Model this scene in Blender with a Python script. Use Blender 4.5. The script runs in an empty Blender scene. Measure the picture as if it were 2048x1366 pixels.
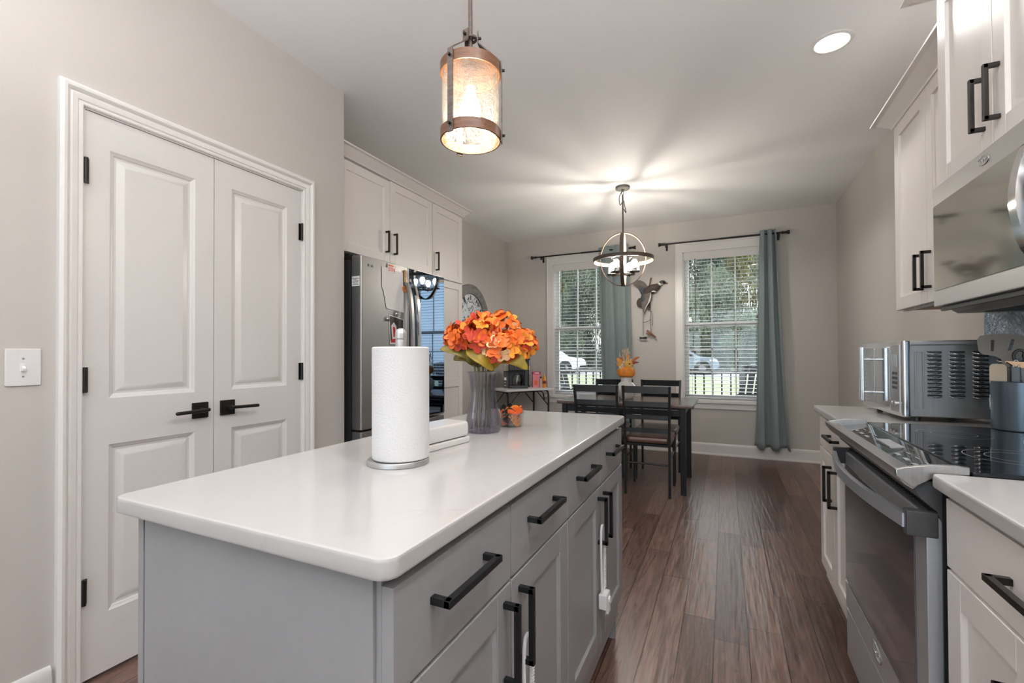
import bpy, bmesh, math, random
from mathutils import Vector, Matrix
random.seed(7)
R = math.radians
sc = bpy.context.scene
COL = sc.collection

# ------------------------------------------------------------------ camera
HC = 1.1656
yaw, pit, rol = 0.4378, 0.0106, -0.0044
fw = Vector((-math.sin(yaw)*math.cos(pit), math.cos(yaw)*math.cos(pit), math.sin(pit)))
rt = Vector((math.cos(yaw), math.sin(yaw), 0.0))
up = rt.cross(fw)
r2 = rt*math.cos(rol) + up*math.sin(rol)
u2 = -rt*math.sin(rol) + up*math.cos(rol)
cam_data = bpy.data.cameras.new('camera')
cam_data.sensor_width = 36.0
cam_data.lens = 912.02/2048*36.0
cam_data.shift_y = 16.83/2048
cam_data.clip_start = 0.02
cam = bpy.data.objects.new('camera', cam_data)
COL.objects.link(cam)
m = Matrix.Identity(4)
for i in range(3):
    m[i][0], m[i][1], m[i][2] = r2[i], u2[i], -fw[i]
m[2][3] = HC
cam.matrix_world = m
sc.camera = cam

# ------------------------------------------------------------------ world, exposure, large lights
w = bpy.data.worlds.new('sky'); sc.world = w; w.use_nodes = True
nt = w.node_tree; nt.nodes.clear()
wo = nt.nodes.new('ShaderNodeOutputWorld'); bg = nt.nodes.new('ShaderNodeBackground')
tc = nt.nodes.new('ShaderNodeTexCoord'); sx = nt.nodes.new('ShaderNodeSeparateXYZ')
cr = nt.nodes.new('ShaderNodeValToRGB')
cr.color_ramp.elements[0].position = 0.45; cr.color_ramp.elements[0].color = (0.55, 0.56, 0.57, 1)
cr.color_ramp.elements[1].position = 0.75; cr.color_ramp.elements[1].color = (0.80, 0.88, 1.0, 1)
e = cr.color_ramp.elements.new(0.53); e.color = (0.95, 0.97, 1.0, 1)
ma = nt.nodes.new('ShaderNodeMath'); ma.operation = 'MULTIPLY_ADD'; ma.inputs[1].default_value = 0.5; ma.inputs[2].default_value = 0.5
nt.links.new(tc.outputs['Generated'], sx.inputs[0]); nt.links.new(sx.outputs[2], ma.inputs[0])
nt.links.new(ma.outputs[0], cr.inputs[0]); nt.links.new(cr.outputs[0], bg.inputs[0])
bg.inputs[1].default_value = 2.1
nt.links.new(bg.outputs[0], wo.inputs[0])
vs = sc.view_settings
vs.view_transform = 'Standard'; vs.look = 'None'; vs.exposure = 0.45; vs.gamma = 1.0
try: vs.use_curve_mapping = False
except Exception: pass
sc.cycles.use_denoising = True
sc.cycles.max_bounces = 9; sc.cycles.diffuse_bounces = 7; sc.cycles.glossy_bounces = 5
sc.cycles.transmission_bounces = 8; sc.cycles.transparent_max_bounces = 16
sc.cycles.caustics_reflective = False; sc.cycles.caustics_refractive = False
sc.cycles.sample_clamp_indirect = 4.0

def area_light(name, loc, size, power, color, rot, size_y=None, spread=180):
    d = bpy.data.lights.new(name, 'AREA'); d.energy = power; d.color = color
    d.shape = 'RECTANGLE' if size_y else 'DISK'; d.size = size
    if size_y: d.size_y = size_y
    d.spread = R(spread)
    o = bpy.data.objects.new(name, d); o.location = loc; o.rotation_euler = rot
    COL.objects.link(o); return o
# daylight through the two big windows in the wall behind the camera
DAY = (0.68, 0.85, 1.0)
area_light('window_daylight', (-1.29, -3.52, 1.40), 1.26, 11, DAY, (R(90), 0, 0), 2.2)
area_light('window_daylight', (0.25, -3.52, 1.40), 1.28, 11, DAY, (R(90), 0, 0), 2.2)
sun_d = bpy.data.lights.new('hazy_sun', 'SUN'); sun_d.energy = 3.6; sun_d.angle = R(70); sun_d.color = (1.0, .98, .95)
sun = bpy.data.objects.new('hazy_sun', sun_d); sun.rotation_euler = (R(-48), 0, R(-14)); sun.location = (0, 12, 9); COL.objects.link(sun)
# recessed ceiling lights (their trims are built with the lamps below)
RECESSED = [(0.50, 2.76), (0.40, 0.45), (-1.55, 0.35), (0.45, -1.3), (-0.55, -1.3), (-1.55, -1.4), (-0.45, -2.5)]
for (x, y) in RECESSED:
    area_light('recessed_glow', (x, y, 2.722), 0.14, 4.5 if y > 2 else 8.0 if (x > .35 and y > 0) else 2.0, (1.0, 0.975, 0.95), (0, 0, 0), spread=170)

# two added uplights, unseen, bounce fill light off the ceiling (stands built below)
FILL_UPLIGHTS = [(.26, -.38, 56), (-.72, -.50, 20)]
for (x, y, p_) in FILL_UPLIGHTS: area_light('fill_uplight_glow', (x, y, 1.80), .24, p_, (.98, .97, .985), (R(180), 0, 0), spread=180)

# ------------------------------------------------------------------ materials
MATS = {}
def principled(name, color=(.8, .8, .8), rough=.5, metal=0.0, **kw):
    if name in MATS: return MATS[name]
    mt = bpy.data.materials.new(name); mt.use_nodes = True
    b = mt.node_tree.nodes['Principled BSDF']
    b.inputs['Base Color'].default_value = (*color, 1)
    b.inputs['Roughness'].default_value = rough
    b.inputs['Metallic'].default_value = metal
    for k, v in kw.items(): b.inputs[k].default_value = v
    MATS[name] = mt
    return mt
def nodes(mt): return mt.node_tree.nodes, mt.node_tree.links, mt.node_tree.nodes['Principled BSDF']
def add_noise(mt, scale=20, amt=0.06, bump=0.0, stretch=(1, 1, 1), rough=0.0, detail=4):
    """tone variation + bump from object-space noise"""
    n, l, b = nodes(mt)
    t = n.new('ShaderNodeTexCoord'); mp = n.new('ShaderNodeMapping'); mp.inputs['Scale'].default_value = stretch
    no = n.new('ShaderNodeTexNoise'); no.inputs['Scale'].default_value = scale; no.inputs['Detail'].default_value = detail
    l.new(t.outputs['Object'], mp.inputs[0]); l.new(mp.outputs[0], no.inputs['Vector'])
    if amt:
        c = b.inputs['Base Color'].default_value[:]
        rp = n.new('ShaderNodeValToRGB')
        rp.color_ramp.elements[0].position = .3; rp.color_ramp.elements[1].position = .7
        rp.color_ramp.elements[0].color = tuple(max(0, v*(1-amt)) for v in c[:3]) + (1,)
        rp.color_ramp.elements[1].color = tuple(min(1, v*(1+amt)) for v in c[:3]) + (1,)
        l.new(no.outputs['Fac'], rp.inputs[0]); l.new(rp.outputs[0], b.inputs['Base Color'])
    if rough:
        mr = n.new('ShaderNodeMapRange'); r0 = b.inputs['Roughness'].default_value
        mr.inputs[3].default_value = max(0, r0-rough); mr.inputs[4].default_value = r0+rough
        l.new(no.outputs['Fac'], mr.inputs[0]); l.new(mr.outputs[0], b.inputs['Roughness'])
    if bump:
        bp = n.new('ShaderNodeBump'); bp.inputs['Strength'].default_value = bump; bp.inputs['Distance'].default_value = .004
        l.new(no.outputs['Fac'], bp.inputs['Height']); l.new(bp.outputs[0], b.inputs['Normal'])
    return mt
wall_m = add_noise(principled('greige wall paint', (.55, .522, .492), .55), 180, .015, .05)
ceil_m = add_noise(principled('flat white ceiling paint', (.88, .88, .885), .9), 160, .01, .06)
trim_m = add_noise(principled('white trim paint', (.78, .765, .75), .28), 60, .01)
door_m = add_noise(principled('white door paint', (.72, .705, .69), .30), 60, .01)
cab_m = add_noise(principled('white cabinet paint', (.80, .765, .735), .33), 60, .012)
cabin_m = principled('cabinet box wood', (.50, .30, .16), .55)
isl_m = add_noise(principled('grey cabinet paint', (.285, .285, .29), .36), 60, .02)
dark_m = principled('dark gap', (.02, .02, .02), .8)
bronze_m = add_noise(principled('dark bronze hardware', (.022, .020, .019), .38, .55), 90, .1)
black_m = principled('matte black metal', (.012, .013, .015), .38, .3)
hinge_m = principled('blackened hinge metal', (.035, .033, .032), .4, .8)
steel_m = add_noise(principled('brushed stainless steel', (.52, .515, .51), .42, .85), 6, .04, .02, (1, 40, 220), .05)
steeld_m = add_noise(principled('darker stainless steel', (.42, .41, .40), .36, .9), 6, .05, .02, (40, 1, 1), .05)
chrome_m = principled('polished chrome', (.72, .72, .73), .12, 1.0)
bglass_m = principled('black glass', (.006, .007, .009), .04, 0, **{'IOR': 1.5})
mirror_m = principled('blue black mirror glass', (.15, .215, .30), .02, 1.0)
plast_m = principled('black plastic', (.015, .016, .018), .35)
gplast_m = principled('dark grey plastic', (.045, .047, .05), .42)
wht_m = principled('white plastic', (.80, .80, .80), .35)
paper_m = add_noise(principled('white paper', (.90, .89, .875), .85), 40, .015)
towel_m = add_noise(principled('paper towel', (.66, .655, .655), .95), 260, .02, .35)
cer_m = add_noise(principled('white ceramic', (.68, .665, .65), .18), 30, .01)
bulb_m = bpy.data.materials.new('lit warm bulb'); bulb_m.use_nodes = True
def emissive(mt, color, strength):
    b = mt.node_tree.nodes['Principled BSDF']
    b.inputs['Base Color'].default_value = (*color, 1)
    b.inputs['Emission Color'].default_value = (*color, 1); b.inputs['Emission Strength'].default_value = strength
    return mt
emissive(bulb_m, (1.0, .92, .81), 280)
pbulb_m = bpy.data.materials.new('lit pendant bulb'); pbulb_m.use_nodes = True; emissive(pbulb_m, (1.0, .87, .68), 105)
led_m = bpy.data.materials.new('lit diffuser'); led_m.use_nodes = True; emissive(led_m, (1.0, .97, .93), 5.0)

def thin_glass(name, tint=(1, 1, 1), refl=1.0, bump=0.0, scale=80, rough=0.0, base=.04, cloud=0.0):
    """thin clear pane: straight-through transmission with a fresnel reflection"""
    mt = bpy.data.materials.new(name); mt.use_nodes = True
    n, l = mt.node_tree.nodes, mt.node_tree.links; n.clear()
    out = n.new('ShaderNodeOutputMaterial'); mix = n.new('ShaderNodeMixShader')
    tr = n.new('ShaderNodeBsdfTransparent'); gl = n.new('ShaderNodeBsdfGlossy')
    tr.inputs[0].default_value = (*tint, 1); gl.inputs['Roughness'].default_value = rough
    lw = n.new('ShaderNodeLayerWeight'); lw.inputs['Blend'].default_value = .12
    mu = n.new('ShaderNodeMath'); mu.operation = 'MULTIPLY_ADD'; mu.inputs[1].default_value = refl*.9; mu.inputs[2].default_value = base
    l.new(lw.outputs['Facing'], mu.inputs[0]); l.new(mu.outputs[0], mix.inputs[0])
    l.new(tr.outputs[0], mix.inputs[1]); l.new(gl.outputs[0], mix.inputs[2])
    last = mix
    if bump:
        t = n.new('ShaderNodeTexCoord'); no = n.new('ShaderNodeTexVoronoi'); no.inputs['Scale'].default_value = scale
        bp = n.new('ShaderNodeBump'); bp.inputs['Strength'].default_value = bump; bp.inputs['Distance'].default_value = .003
        l.new(t.outputs['Object'], no.inputs['Vector']); l.new(no.outputs['Distance'], bp.inputs['Height'])
        l.new(bp.outputs[0], gl.inputs['Normal']); l.new(bp.outputs[0], lw.inputs['Normal'])
        if cloud:
            df = n.new('ShaderNodeBsdfTranslucent'); df.inputs[0].default_value = (.95, .93, .9, 1)
            rp = n.new('ShaderNodeValToRGB'); rp.color_ramp.elements[0].position = .18; rp.color_ramp.elements[1].position = .5
            rp.color_ramp.elements[0].color = (cloud, cloud, cloud, 1); rp.color_ramp.elements[1].color = (cloud*.25,)*3 + (1,)
            l.new(no.outputs['Distance'], rp.inputs[0])
            m2 = n.new('ShaderNodeMixShader'); l.new(rp.outputs[0], m2.inputs[0]); l.new(mix.outputs[0], m2.inputs[1]); l.new(df.outputs[0], m2.inputs[2]); last = m2
    l.new(last.outputs[0], out.inputs[0])
    return mt
pane_m = thin_glass('window glass', (.94, .97, .97))
seed_m = thin_glass('seeded glass', (.97, .95, .92), 1.0, .9, 190, .05, .03, .035)
clear_m = thin_glass('clear lamp glass', (.97, .97, .97), .9)
vase_m = thin_glass('smoky violet glass', (.80, .775, .82), 1.0, base=.07)
bowl_m = thin_glass('clear bowl glass', (.90, .92, .91), 1.0, base=.10)

def wood_floor():
    mt = principled('dark hand scraped floorboards', (.08, .04, .03), .3)
    n, l, b = nodes(mt)
    t = n.new('ShaderNodeTexCoord'); mp = n.new('ShaderNodeMapping')
    mp.inputs['Rotation'].default_value = (0, 0, R(90)); mp.inputs['Location'].default_value = (.35, .052, 0)
    l.new(t.outputs['Object'], mp.inputs[0])
    br = n.new('ShaderNodeTexBrick')
    br.offset = .37; br.offset_frequency = 2; br.squash = 1.35; br.squash_frequency = 3
    br.inputs['Scale'].default_value = 1; br.inputs['Brick Width'].default_value = .92; br.inputs['Row Height'].default_value = .127
    br.inputs['Mortar Size'].default_value = .0016; br.inputs['Mortar Smooth'].default_value = .3; br.inputs['Bias'].default_value = 0
    br.inputs['Color1'].default_value = (.085, .048, .038, 1); br.inputs['Color2'].default_value = (.185, .118, .096, 1); br.inputs['Mortar'].default_value = (.012, .006, .004, 1)
    l.new(mp.outputs[0], br.inputs['Vector'])
    # long grain
    m2 = n.new('ShaderNodeMapping'); m2.inputs['Scale'].default_value = (22, 1.6, 1); l.new(t.outputs['Object'], m2.inputs[0])
    g = n.new('ShaderNodeTexNoise'); g.inputs['Scale'].default_value = 2.4; g.inputs['Detail'].default_value = 7; g.inputs['Distortion'].default_value = 1.6
    l.new(m2.outputs[0], g.inputs['Vector'])
    gr = n.new('ShaderNodeValToRGB'); gr.color_ramp.elements[0].position = .36; gr.color_ramp.elements[0].color = (.62, .58, .56, 1)
    gr.color_ramp.elements[1].position = .64; gr.color_ramp.elements[1].color = (1.35, 1.3, 1.28, 1); l.new(g.outputs['Fac'], gr.inputs[0])
    mx = n.new('ShaderNodeMix'); mx.data_type = 'RGBA'; mx.blend_type = 'MULTIPLY'; mx.inputs[0].default_value = 1
    l.new(br.outputs['Color'], mx.inputs[6]); l.new(gr.outputs[0], mx.inputs[7])
    # pale figure rings
    m3 = n.new('ShaderNodeMapping'); m3.inputs['Scale'].default_value = (5.5, 1.7, 1); l.new(t.outputs['Object'], m3.inputs[0])
    wv = n.new('ShaderNodeTexNoise'); wv.inputs['Scale'].default_value = 2.2; wv.inputs['Detail'].default_value = 2.5; wv.inputs['Distortion'].default_value = .8
    l.new(m3.outputs[0], wv.inputs['Vector'])
    sn = n.new('ShaderNodeMath'); sn.operation = 'MULTIPLY'; sn.inputs[1].default_value = 60; l.new(wv.outputs['Fac'], sn.inputs[0])
    sn2 = n.new('ShaderNodeMath'); sn2.operation = 'SINE'; l.new(sn.outputs[0], sn2.inputs[0])
    rr = n.new('ShaderNodeValToRGB'); rr.color_ramp.elements[0].position = .93; rr.color_ramp.elements[0].color = (0, 0, 0, 1); rr.color_ramp.elements[1].position = 1.0; rr.color_ramp.elements[1].color = (.5, .5, .5, 1)
    l.new(sn2.outputs[0], rr.inputs[0])
    mx2 = n.new('ShaderNodeMix'); mx2.data_type = 'RGBA'; mx2.blend_type = 'MIX'
    l.new(rr.outputs[0], mx2.inputs[0]); l.new(mx.outputs[2], mx2.inputs[6]); mx2.inputs[7].default_value = (.20, .095, .055, 1)
    l.new(mx2.outputs[2], b.inputs['Base Color'])
    # hand scraped waves along the board
    m4 = n.new('ShaderNodeMapping'); m4.inputs['Scale'].default_value = (26, 2.2, 1); l.new(t.outputs['Object'], m4.inputs[0])
    sc2 = n.new('ShaderNodeTexNoise'); sc2.inputs['Scale'].default_value = 1.3; sc2.inputs['Detail'].default_value = 2; l.new(m4.outputs[0], sc2.inputs['Vector'])
    b1 = n.new('ShaderNodeBump'); b1.inputs['Strength'].default_value = .35; b1.inputs['Distance'].default_value = .010; l.new(sc2.outputs['Fac'], b1.inputs['Height'])
    b2 = n.new('ShaderNodeBump'); b2.inputs['Strength'].default_value = .8; b2.inputs['Distance'].default_value = .003; b2.invert = True
    l.new(br.outputs['Fac'], b2.inputs['Height']); l.new(b1.outputs[0], b2.inputs['Normal']); l.new(b2.outputs[0], b.inputs['Normal'])
    mr = n.new('ShaderNodeMapRange'); mr.inputs[3].default_value = .22; mr.inputs[4].default_value = .42; l.new(g.outputs['Fac'], mr.inputs[0]); l.new(mr.outputs[0], b.inputs['Roughness'])
    return mt
floor_m = wood_floor()
def quartz():
    mt = principled('white quartz', (.48, .467, .46), .10)
    n, l, b = nodes(mt)
    t = n.new('ShaderNodeTexCoord'); no = n.new('ShaderNodeTexNoise'); no.inputs['Scale'].default_value = 2.1; no.inputs['Detail'].default_value = 6; no.inputs['Distortion'].default_value = 1.5
    l.new(t.outputs['Object'], no.inputs['Vector'])
    rp = n.new('ShaderNodeValToRGB'); el = rp.color_ramp.elements
    el[0].position = .485; el[0].color = (0, 0, 0, 1); el[1].position = .515; el[1].color = (0, 0, 0, 1); k = el.new(.5); k.color = (1, 1, 1, 1)
    l.new(no.outputs['Fac'], rp.inputs[0])
    n2 = n.new('ShaderNodeTexNoise'); n2.inputs['Scale'].default_value = 5; n2.inputs['Detail'].default_value = 2; l.new(t.outputs['Object'], n2.inputs['Vector'])
    r2_ = n.new('ShaderNodeValToRGB'); r2_.color_ramp.elements[0].position = .52; r2_.color_ramp.elements[1].position = .72; r2_.color_ramp.elements[1].color = (.55, .55, .55, 1)
    l.new(n2.outputs['Fac'], r2_.inputs[0])
    mu = n.new('ShaderNodeMath'); mu.operation = 'MULTIPLY'; l.new(rp.outputs[0], mu.inputs[0]); l.new(r2_.outputs[0], mu.inputs[1])
    mx = n.new('ShaderNodeMix'); mx.data_type = 'RGBA'; l.new(mu.outputs[0], mx.inputs[0])
    mx.inputs[6].default_value = (.48, .467, .46, 1); mx.inputs[7].default_value = (.42, .41, .42, 1)
    l.new(mx.outputs[2], b.inputs['Base Color']); return mt
quartz_m = quartz()
def crackle_tile():
    mt = principled('blue crackle glass tile', (.30, .40, .52), .10, .55)
    n, l, b = nodes(mt)
    t = n.new('ShaderNodeTexCoord'); no = n.new('ShaderNodeTexNoise'); no.inputs['Scale'].default_value = 22; no.inputs['Detail'].default_value = 3; no.inputs['Distortion'].default_value = 2.5
    l.new(t.outputs['Object'], no.inputs['Vector'])
    bp = n.new('ShaderNodeBump'); bp.inputs['Strength'].default_value = 1; bp.inputs['Distance'].default_value = .02
    l.new(no.outputs['Fac'], bp.inputs['Height']); l.new(bp.outputs[0], b.inputs['Normal']); return mt
tile_m = crackle_tile()
def weathered(name, c1, c2, stretch, rough=.5, scale=4):
    mt = principled(name, c1, rough); n, l, b = nodes(mt)
    t = n.new('ShaderNodeTexCoord'); mp = n.new('ShaderNodeMapping'); mp.inputs['Scale'].default_value = stretch
    no = n.new('ShaderNodeTexNoise'); no.inputs['Scale'].default_value = scale; no.inputs['Detail'].default_value = 6; no.inputs['Distortion'].default_value = 1
    rp = n.new('ShaderNodeValToRGB'); rp.color_ramp.elements[0].position = .35; rp.color_ramp.elements[1].position = .65
    rp.color_ramp.elements[0].color = (*c1, 1); rp.color_ramp.elements[1].color = (*c2, 1)
    l.new(t.outputs['Object'], mp.inputs[0]); l.new(mp.outputs[0], no.inputs['Vector']); l.new(no.outputs['Fac'], rp.inputs[0]); l.new(rp.outputs[0], b.inputs['Base Color'])
    return mt
lampw_m = weathered('brown wood grain metal', (.065, .045, .036), (.115, .083, .065), (3, 3, 30), .45)
lampin_m = weathered('tan wood inner band', (.27, .17, .10), (.36, .24, .15), (3, 3, 30), .5)
copper_m = weathered('copper wood band', (.11, .045, .019), (.17, .073, .034), (4, 4, 40), .4)
table_m = weathered('dark walnut table', (.135, .092, .080), (.160, .112, .098), (2, 10, 3), .22)
seat_m = add_noise(principled('brown vinyl', (.135, .072, .055), .28), 50, .08, .12)
curt_m = add_noise(principled('grey teal curtain cloth', (.225, .275, .282), .75, **{'Sheen Weight': .2}), 300, .05, .12)
gray_m = weathered('grey weathered wood', (.14, .135, .13), (.24, .23, .22), (2, 2, 14), .6)
orange_m = [principled('orange petal', (.70, .135, .012), .6), principled('red orange petal', (.52, .046, .014), .6), principled('golden petal', (.78, .28, .022), .6), principled('pale peach petal', (.85, .52, .28), .6)]
for mt_ in orange_m: add_noise(mt_, 30, .18)
leaf_m = [weathered('olive leaf', (.075, .065, .010), (.20, .15, .015), (1, 1, 1), .5, 14), weathered('gold green leaf', (.20, .145, .010), (.42, .27, .015), (1, 1, 1), .5, 14)]
stem_m = principled('pale green stem', (.16, .16, .05), .5)

# ------------------------------------------------------------------ mesh builder
class B:
    def __init__(s): s.bm = bmesh.new(); s.mi = 0
    def _tag(s, faces):
        for f in faces: f.material_index = s.mi
    def box(s, a, b, bev=0.0, seg=2):
        x0, x1 = sorted((a[0], b[0])); y0, y1 = sorted((a[1], b[1])); z0, z1 = sorted((a[2], b[2]))
        t = bmesh.new()
        bmesh.ops.create_cube(t, size=1)
        for v in t.verts:
            v.co = Vector(((x0+x1)/2+v.co.x*(x1-x0), (y0+y1)/2+v.co.y*(y1-y0), (z0+z1)/2+v.co.z*(z1-z0)))
        if bev:
            bev = min(bev, (x1-x0)*.48, (y1-y0)*.48, (z1-z0)*.48)
            bmesh.ops.bevel(t, geom=t.edges[:], offset=bev, segments=seg, profile=.5, affect='EDGES')
        return s.merge(t)
    def merge(s, t, mat=None):
        mp = {}
        for v in t.verts: mp[v] = s.bm.verts.new(mat @ v.co if mat else v.co)
        out = []
        for f in t.faces:
            try: nf = s.bm.faces.new([mp[v] for v in f.verts])
            except ValueError: continue
            nf.material_index = s.mi; nf.smooth = f.smooth; out.append(nf)
        t.free(); return s
    def rbox(s, a, b, rad, axis='z', seg=6, bev=.003):
        """box with the four edges along axis rounded by rad"""
        x0, x1 = sorted((a[0], b[0])); y0, y1 = sorted((a[1], b[1])); z0, z1 = sorted((a[2], b[2]))
        P = {'z': (x0, x1, y0, y1, z0, z1), 'x': (y0, y1, z0, z1, x0, x1), 'y': (z0, z1, x0, x1, y0, y1)}[axis]
        u0, u1, v0, v1, w0, w1 = P; pts = []
        for (cx, cy, a0) in ((u1-rad, v1-rad, 0), (u0+rad, v1-rad, 90), (u0+rad, v0+rad, 180), (u1-rad, v0+rad, 270)):
            for i in range(seg+1):
                an = R(a0+90*i/seg); pts.append((cx+rad*math.cos(an), cy+rad*math.sin(an)))
        def cv(u, v, w_): return {'z': (u, v, w_), 'x': (w_, u, v), 'y': (v, w_, u)}[axis]
        return s.prism([cv(u, v, w0) for u, v in pts], Vector(cv(0, 0, w1))-Vector(cv(0, 0, w0)), bev)
    def prism(s, pts, d, bev=0.0):
        t = bmesh.new(); d = Vector(d)
        lo = [t.verts.new(p) for p in pts]; hi = [t.verts.new(Vector(p)+d) for p in pts]; n = len(pts)
        t.faces.new(lo[::-1]); t.faces.new(hi)
        for i in range(n): t.faces.new((lo[i], lo[(i+1) % n], hi[(i+1) % n], hi[i]))
        bmesh.ops.recalc_face_normals(t, faces=t.faces)
        if bev:
            ed = [e for e in t.edges if (e.verts[0] in lo) == (e.verts[1] in lo) and len(e.link_faces) == 2]
            bmesh.ops.bevel(t, geom=ed, offset=bev, segments=2, profile=.5, affect='EDGES')
        return s.merge(t)
    def lathe(s, prof, c=(0, 0, 0), n=32, axis='z', cap=True, ribs=0, rib=0.0):
        c = Vector(c); rings = []
        for (r, h) in prof:
            ring = []
            for i in range(n):
                an = 2*math.pi*i/n; rr = r*(1+rib*math.cos(ribs*an)) if ribs else r
                u, v = rr*math.cos(an), rr*math.sin(an)
                p = {'z': (u, v, h), 'x': (h, u, v), 'y': (v, h, u)}[axis]
                ring.append(s.bm.verts.new(c+Vector(p)))
            rings.append(ring)
        for a, b in zip(rings, rings[1:]):
            for i in range(n):
                j = (i+1) % n; s.bm.faces.new((a[i], a[j], b[j], b[i])).material_index = s.mi
        if cap:
            s.bm.faces.new(rings[0][::-1]).material_index = s.mi; s.bm.faces.new(rings[-1]).material_index = s.mi
        return s
    def cyl(s, p, q, r, r1=None, n=16): return s.tube([p, q], [r, r if r1 is None else r1], n)
    def tube(s, pts, r, n=10, closed=False, flat=None, upv=None):
        """swept round (or flat=(w,h) rectangular) section along pts"""
        pts = [Vector(p) for p in pts]; N = len(pts)
        if not hasattr(r, '__len__'): r = [r]*N
        rings = []; prev = None
        for i, p in enumerate(pts):
            if closed: d = pts[(i+1) % N]-pts[i-1]
            else: d = pts[min(i+1, N-1)]-pts[max(i-1, 0)]
            d.normalize()
            if upv is not None: a = Vector(upv)
            elif prev is None: a = Vector((0, 0, 1)) if abs(d.z) < .9 else Vector((1, 0, 0))
            else: a = prev
            a = a-d*a.dot(d); a.normalize(); b = d.cross(a); prev = a
            if flat:
                ww, hh = flat; ring = [p+a*(sx_*ww/2)+b*(sy_*hh/2) for sx_, sy_ in ((1, 1), (-1, 1), (-1, -1), (1, -1))]
            else: ring = [p+(a*math.cos(2*math.pi*k/n)+b*math.sin(2*math.pi*k/n))*r[i] for k in range(n)]
            rings.append([s.bm.verts.new(v) for v in ring])
        k = len(rings[0])
        for i in range(N if closed else N-1):
            A, C = rings[i], rings[(i+1) % N]
            for j in range(k):
                s.bm.faces.new((A[j], A[(j+1) % k], C[(j+1) % k], C[j])).material_index = s.mi
        if not closed:
            s.bm.faces.new(rings[0][::-1]).material_index = s.mi; s.bm.faces.new(rings[-1]).material_index = s.mi
        return s
    def sphere(s, c, r, sx_=1, sy_=1, sz_=1, n=16):
        t = bmesh.new(); bmesh.ops.create_uvsphere(t, u_segments=n, v_segments=max(6, n*2//3), radius=r)
        for v in t.verts: v.co = Vector((v.co.x*sx_+c[0], v.co.y*sy_+c[1], v.co.z*sz_+c[2]))
        return s.merge(t)
    def face(s, pts):
        f = s.bm.faces.new([s.bm.verts.new(p) for p in pts]); f.material_index = s.mi; return s
    def mesh(s, name, mats, angle=35):
        me = bpy.data.meshes.new(name)
        bmesh.ops.recalc_face_normals(s.bm, faces=s.bm.faces)
        s.bm.to_mesh(me); s.bm.free()
        for mt in (mats if isinstance(mats, (list, tuple)) else [mats]): me.materials.append(mt)
        me.polygons.foreach_set('use_smooth', [True]*len(me.polygons))
        try: me.set_sharp_from_angle(angle=R(angle))
        except Exception: pass
        return me

def wmat(o):
    mt = Matrix.Translation(o.location) @ o.rotation_euler.to_matrix().to_4x4() @ Matrix.Diagonal((*o.scale, 1))
    return wmat(o.parent) @ mt if o.parent else mt
def thing(name, label, cat, loc=(0, 0, 0), rz=0, group=None):
    o = bpy.data.objects.new(name, None); o.empty_display_size = .05; COL.objects.link(o)
    o.location = loc; o.rotation_euler = (0, 0, rz); o['label'] = label; o['category'] = cat
    if group: o['group'] = group
    return o
def soften(o):
    md = o.modifiers.new('weighted normals', 'WEIGHTED_NORMAL'); md.keep_sharp = True; md.weight = 80
    return o
def part(name, b, mats, parent, local=False, label=None, kind=None, angle=35):
    """a mesh child; b is in world coordinates unless local"""
    me = b.mesh(name, mats, angle)
    if not local: me.transform(wmat(parent).inverted())
    o = bpy.data.objects.new(name, me); COL.objects.link(o); o.parent = parent
    if angle < 60: soften(o)
    if label: o['label'] = label
    if kind: o['kind'] = kind
    return o
def solo(name, b, mats, label, cat, group=None, kind=None, base=None, angle=35):
    me = b.mesh(name, mats, angle)
    if base is None:
        xs = [v.co for v in me.vertices]
        base = Vector((sum(v.x for v in xs)/len(xs), sum(v.y for v in xs)/len(xs), min(v.z for v in xs)))
    me.transform(Matrix.Translation(-Vector(base)))
    o = bpy.data.objects.new(name, me); COL.objects.link(o); o.location = base
    if angle < 60: soften(o)
    o['label'] = label; o['category'] = cat
    if group: o['group'] = group
    if kind: o['kind'] = kind
    return o
def struct(name, b, mats, parent=None, label=None, angle=35):
    me = b.mesh(name, mats, angle); o = bpy.data.objects.new(name, me); COL.objects.link(o)
    soften(o)
    if parent: o.parent = parent
    o['kind'] = 'structure'
    if label: o['label'] = label
    return o
def copy_tree(o, parent=None):
    c = o.copy(); COL.objects.link(c); c.parent = parent
    for ch in list(o.children): copy_tree(ch, c)
    return c
def text_into(b, s, size, origin, xdir, ydir, depth=.0012):
    """adds solid lettering to builder b"""
    cu = bpy.data.curves.new('lettering', 'FONT'); cu.body = s; cu.size = size; cu.extrude = depth; cu.align_x = 'CENTER'; cu.align_y = 'CENTER'
    ob = bpy.data.objects.new('lettering', cu); me = bpy.data.meshes.new_from_object(ob)
    xd = Vector(xdir).normalized(); yd = Vector(ydir).normalized(); zd = xd.cross(yd); o = Vector(origin)
    mt = Matrix(((xd.x, yd.x, zd.x, o.x), (xd.y, yd.y, zd.y, o.y), (xd.z, yd.z, zd.z, o.z), (0, 0, 0, 1)))
    t = bmesh.new(); t.from_mesh(me); b.merge(t, mt)
    bpy.data.objects.remove(ob); bpy.data.curves.remove(cu); bpy.data.meshes.remove(me)
    return b
def bez(p, n=12):
    """Catmull-Rom through points"""
    p = [Vector(q) for q in p]; P = [p[0]]+p+[p[-1]]; out = []
    for i in range(1, len(P)-2):
        for k in range(n):
            t = k/n; a, b_, c, d = P[i-1], P[i], P[i+1], P[i+2]
            out.append(.5*((2*b_)+(c-a)*t+(2*a-5*b_+4*c-d)*t*t+(3*b_-a-3*c+d)*t**3))
    out.append(p[-1]); return out

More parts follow.
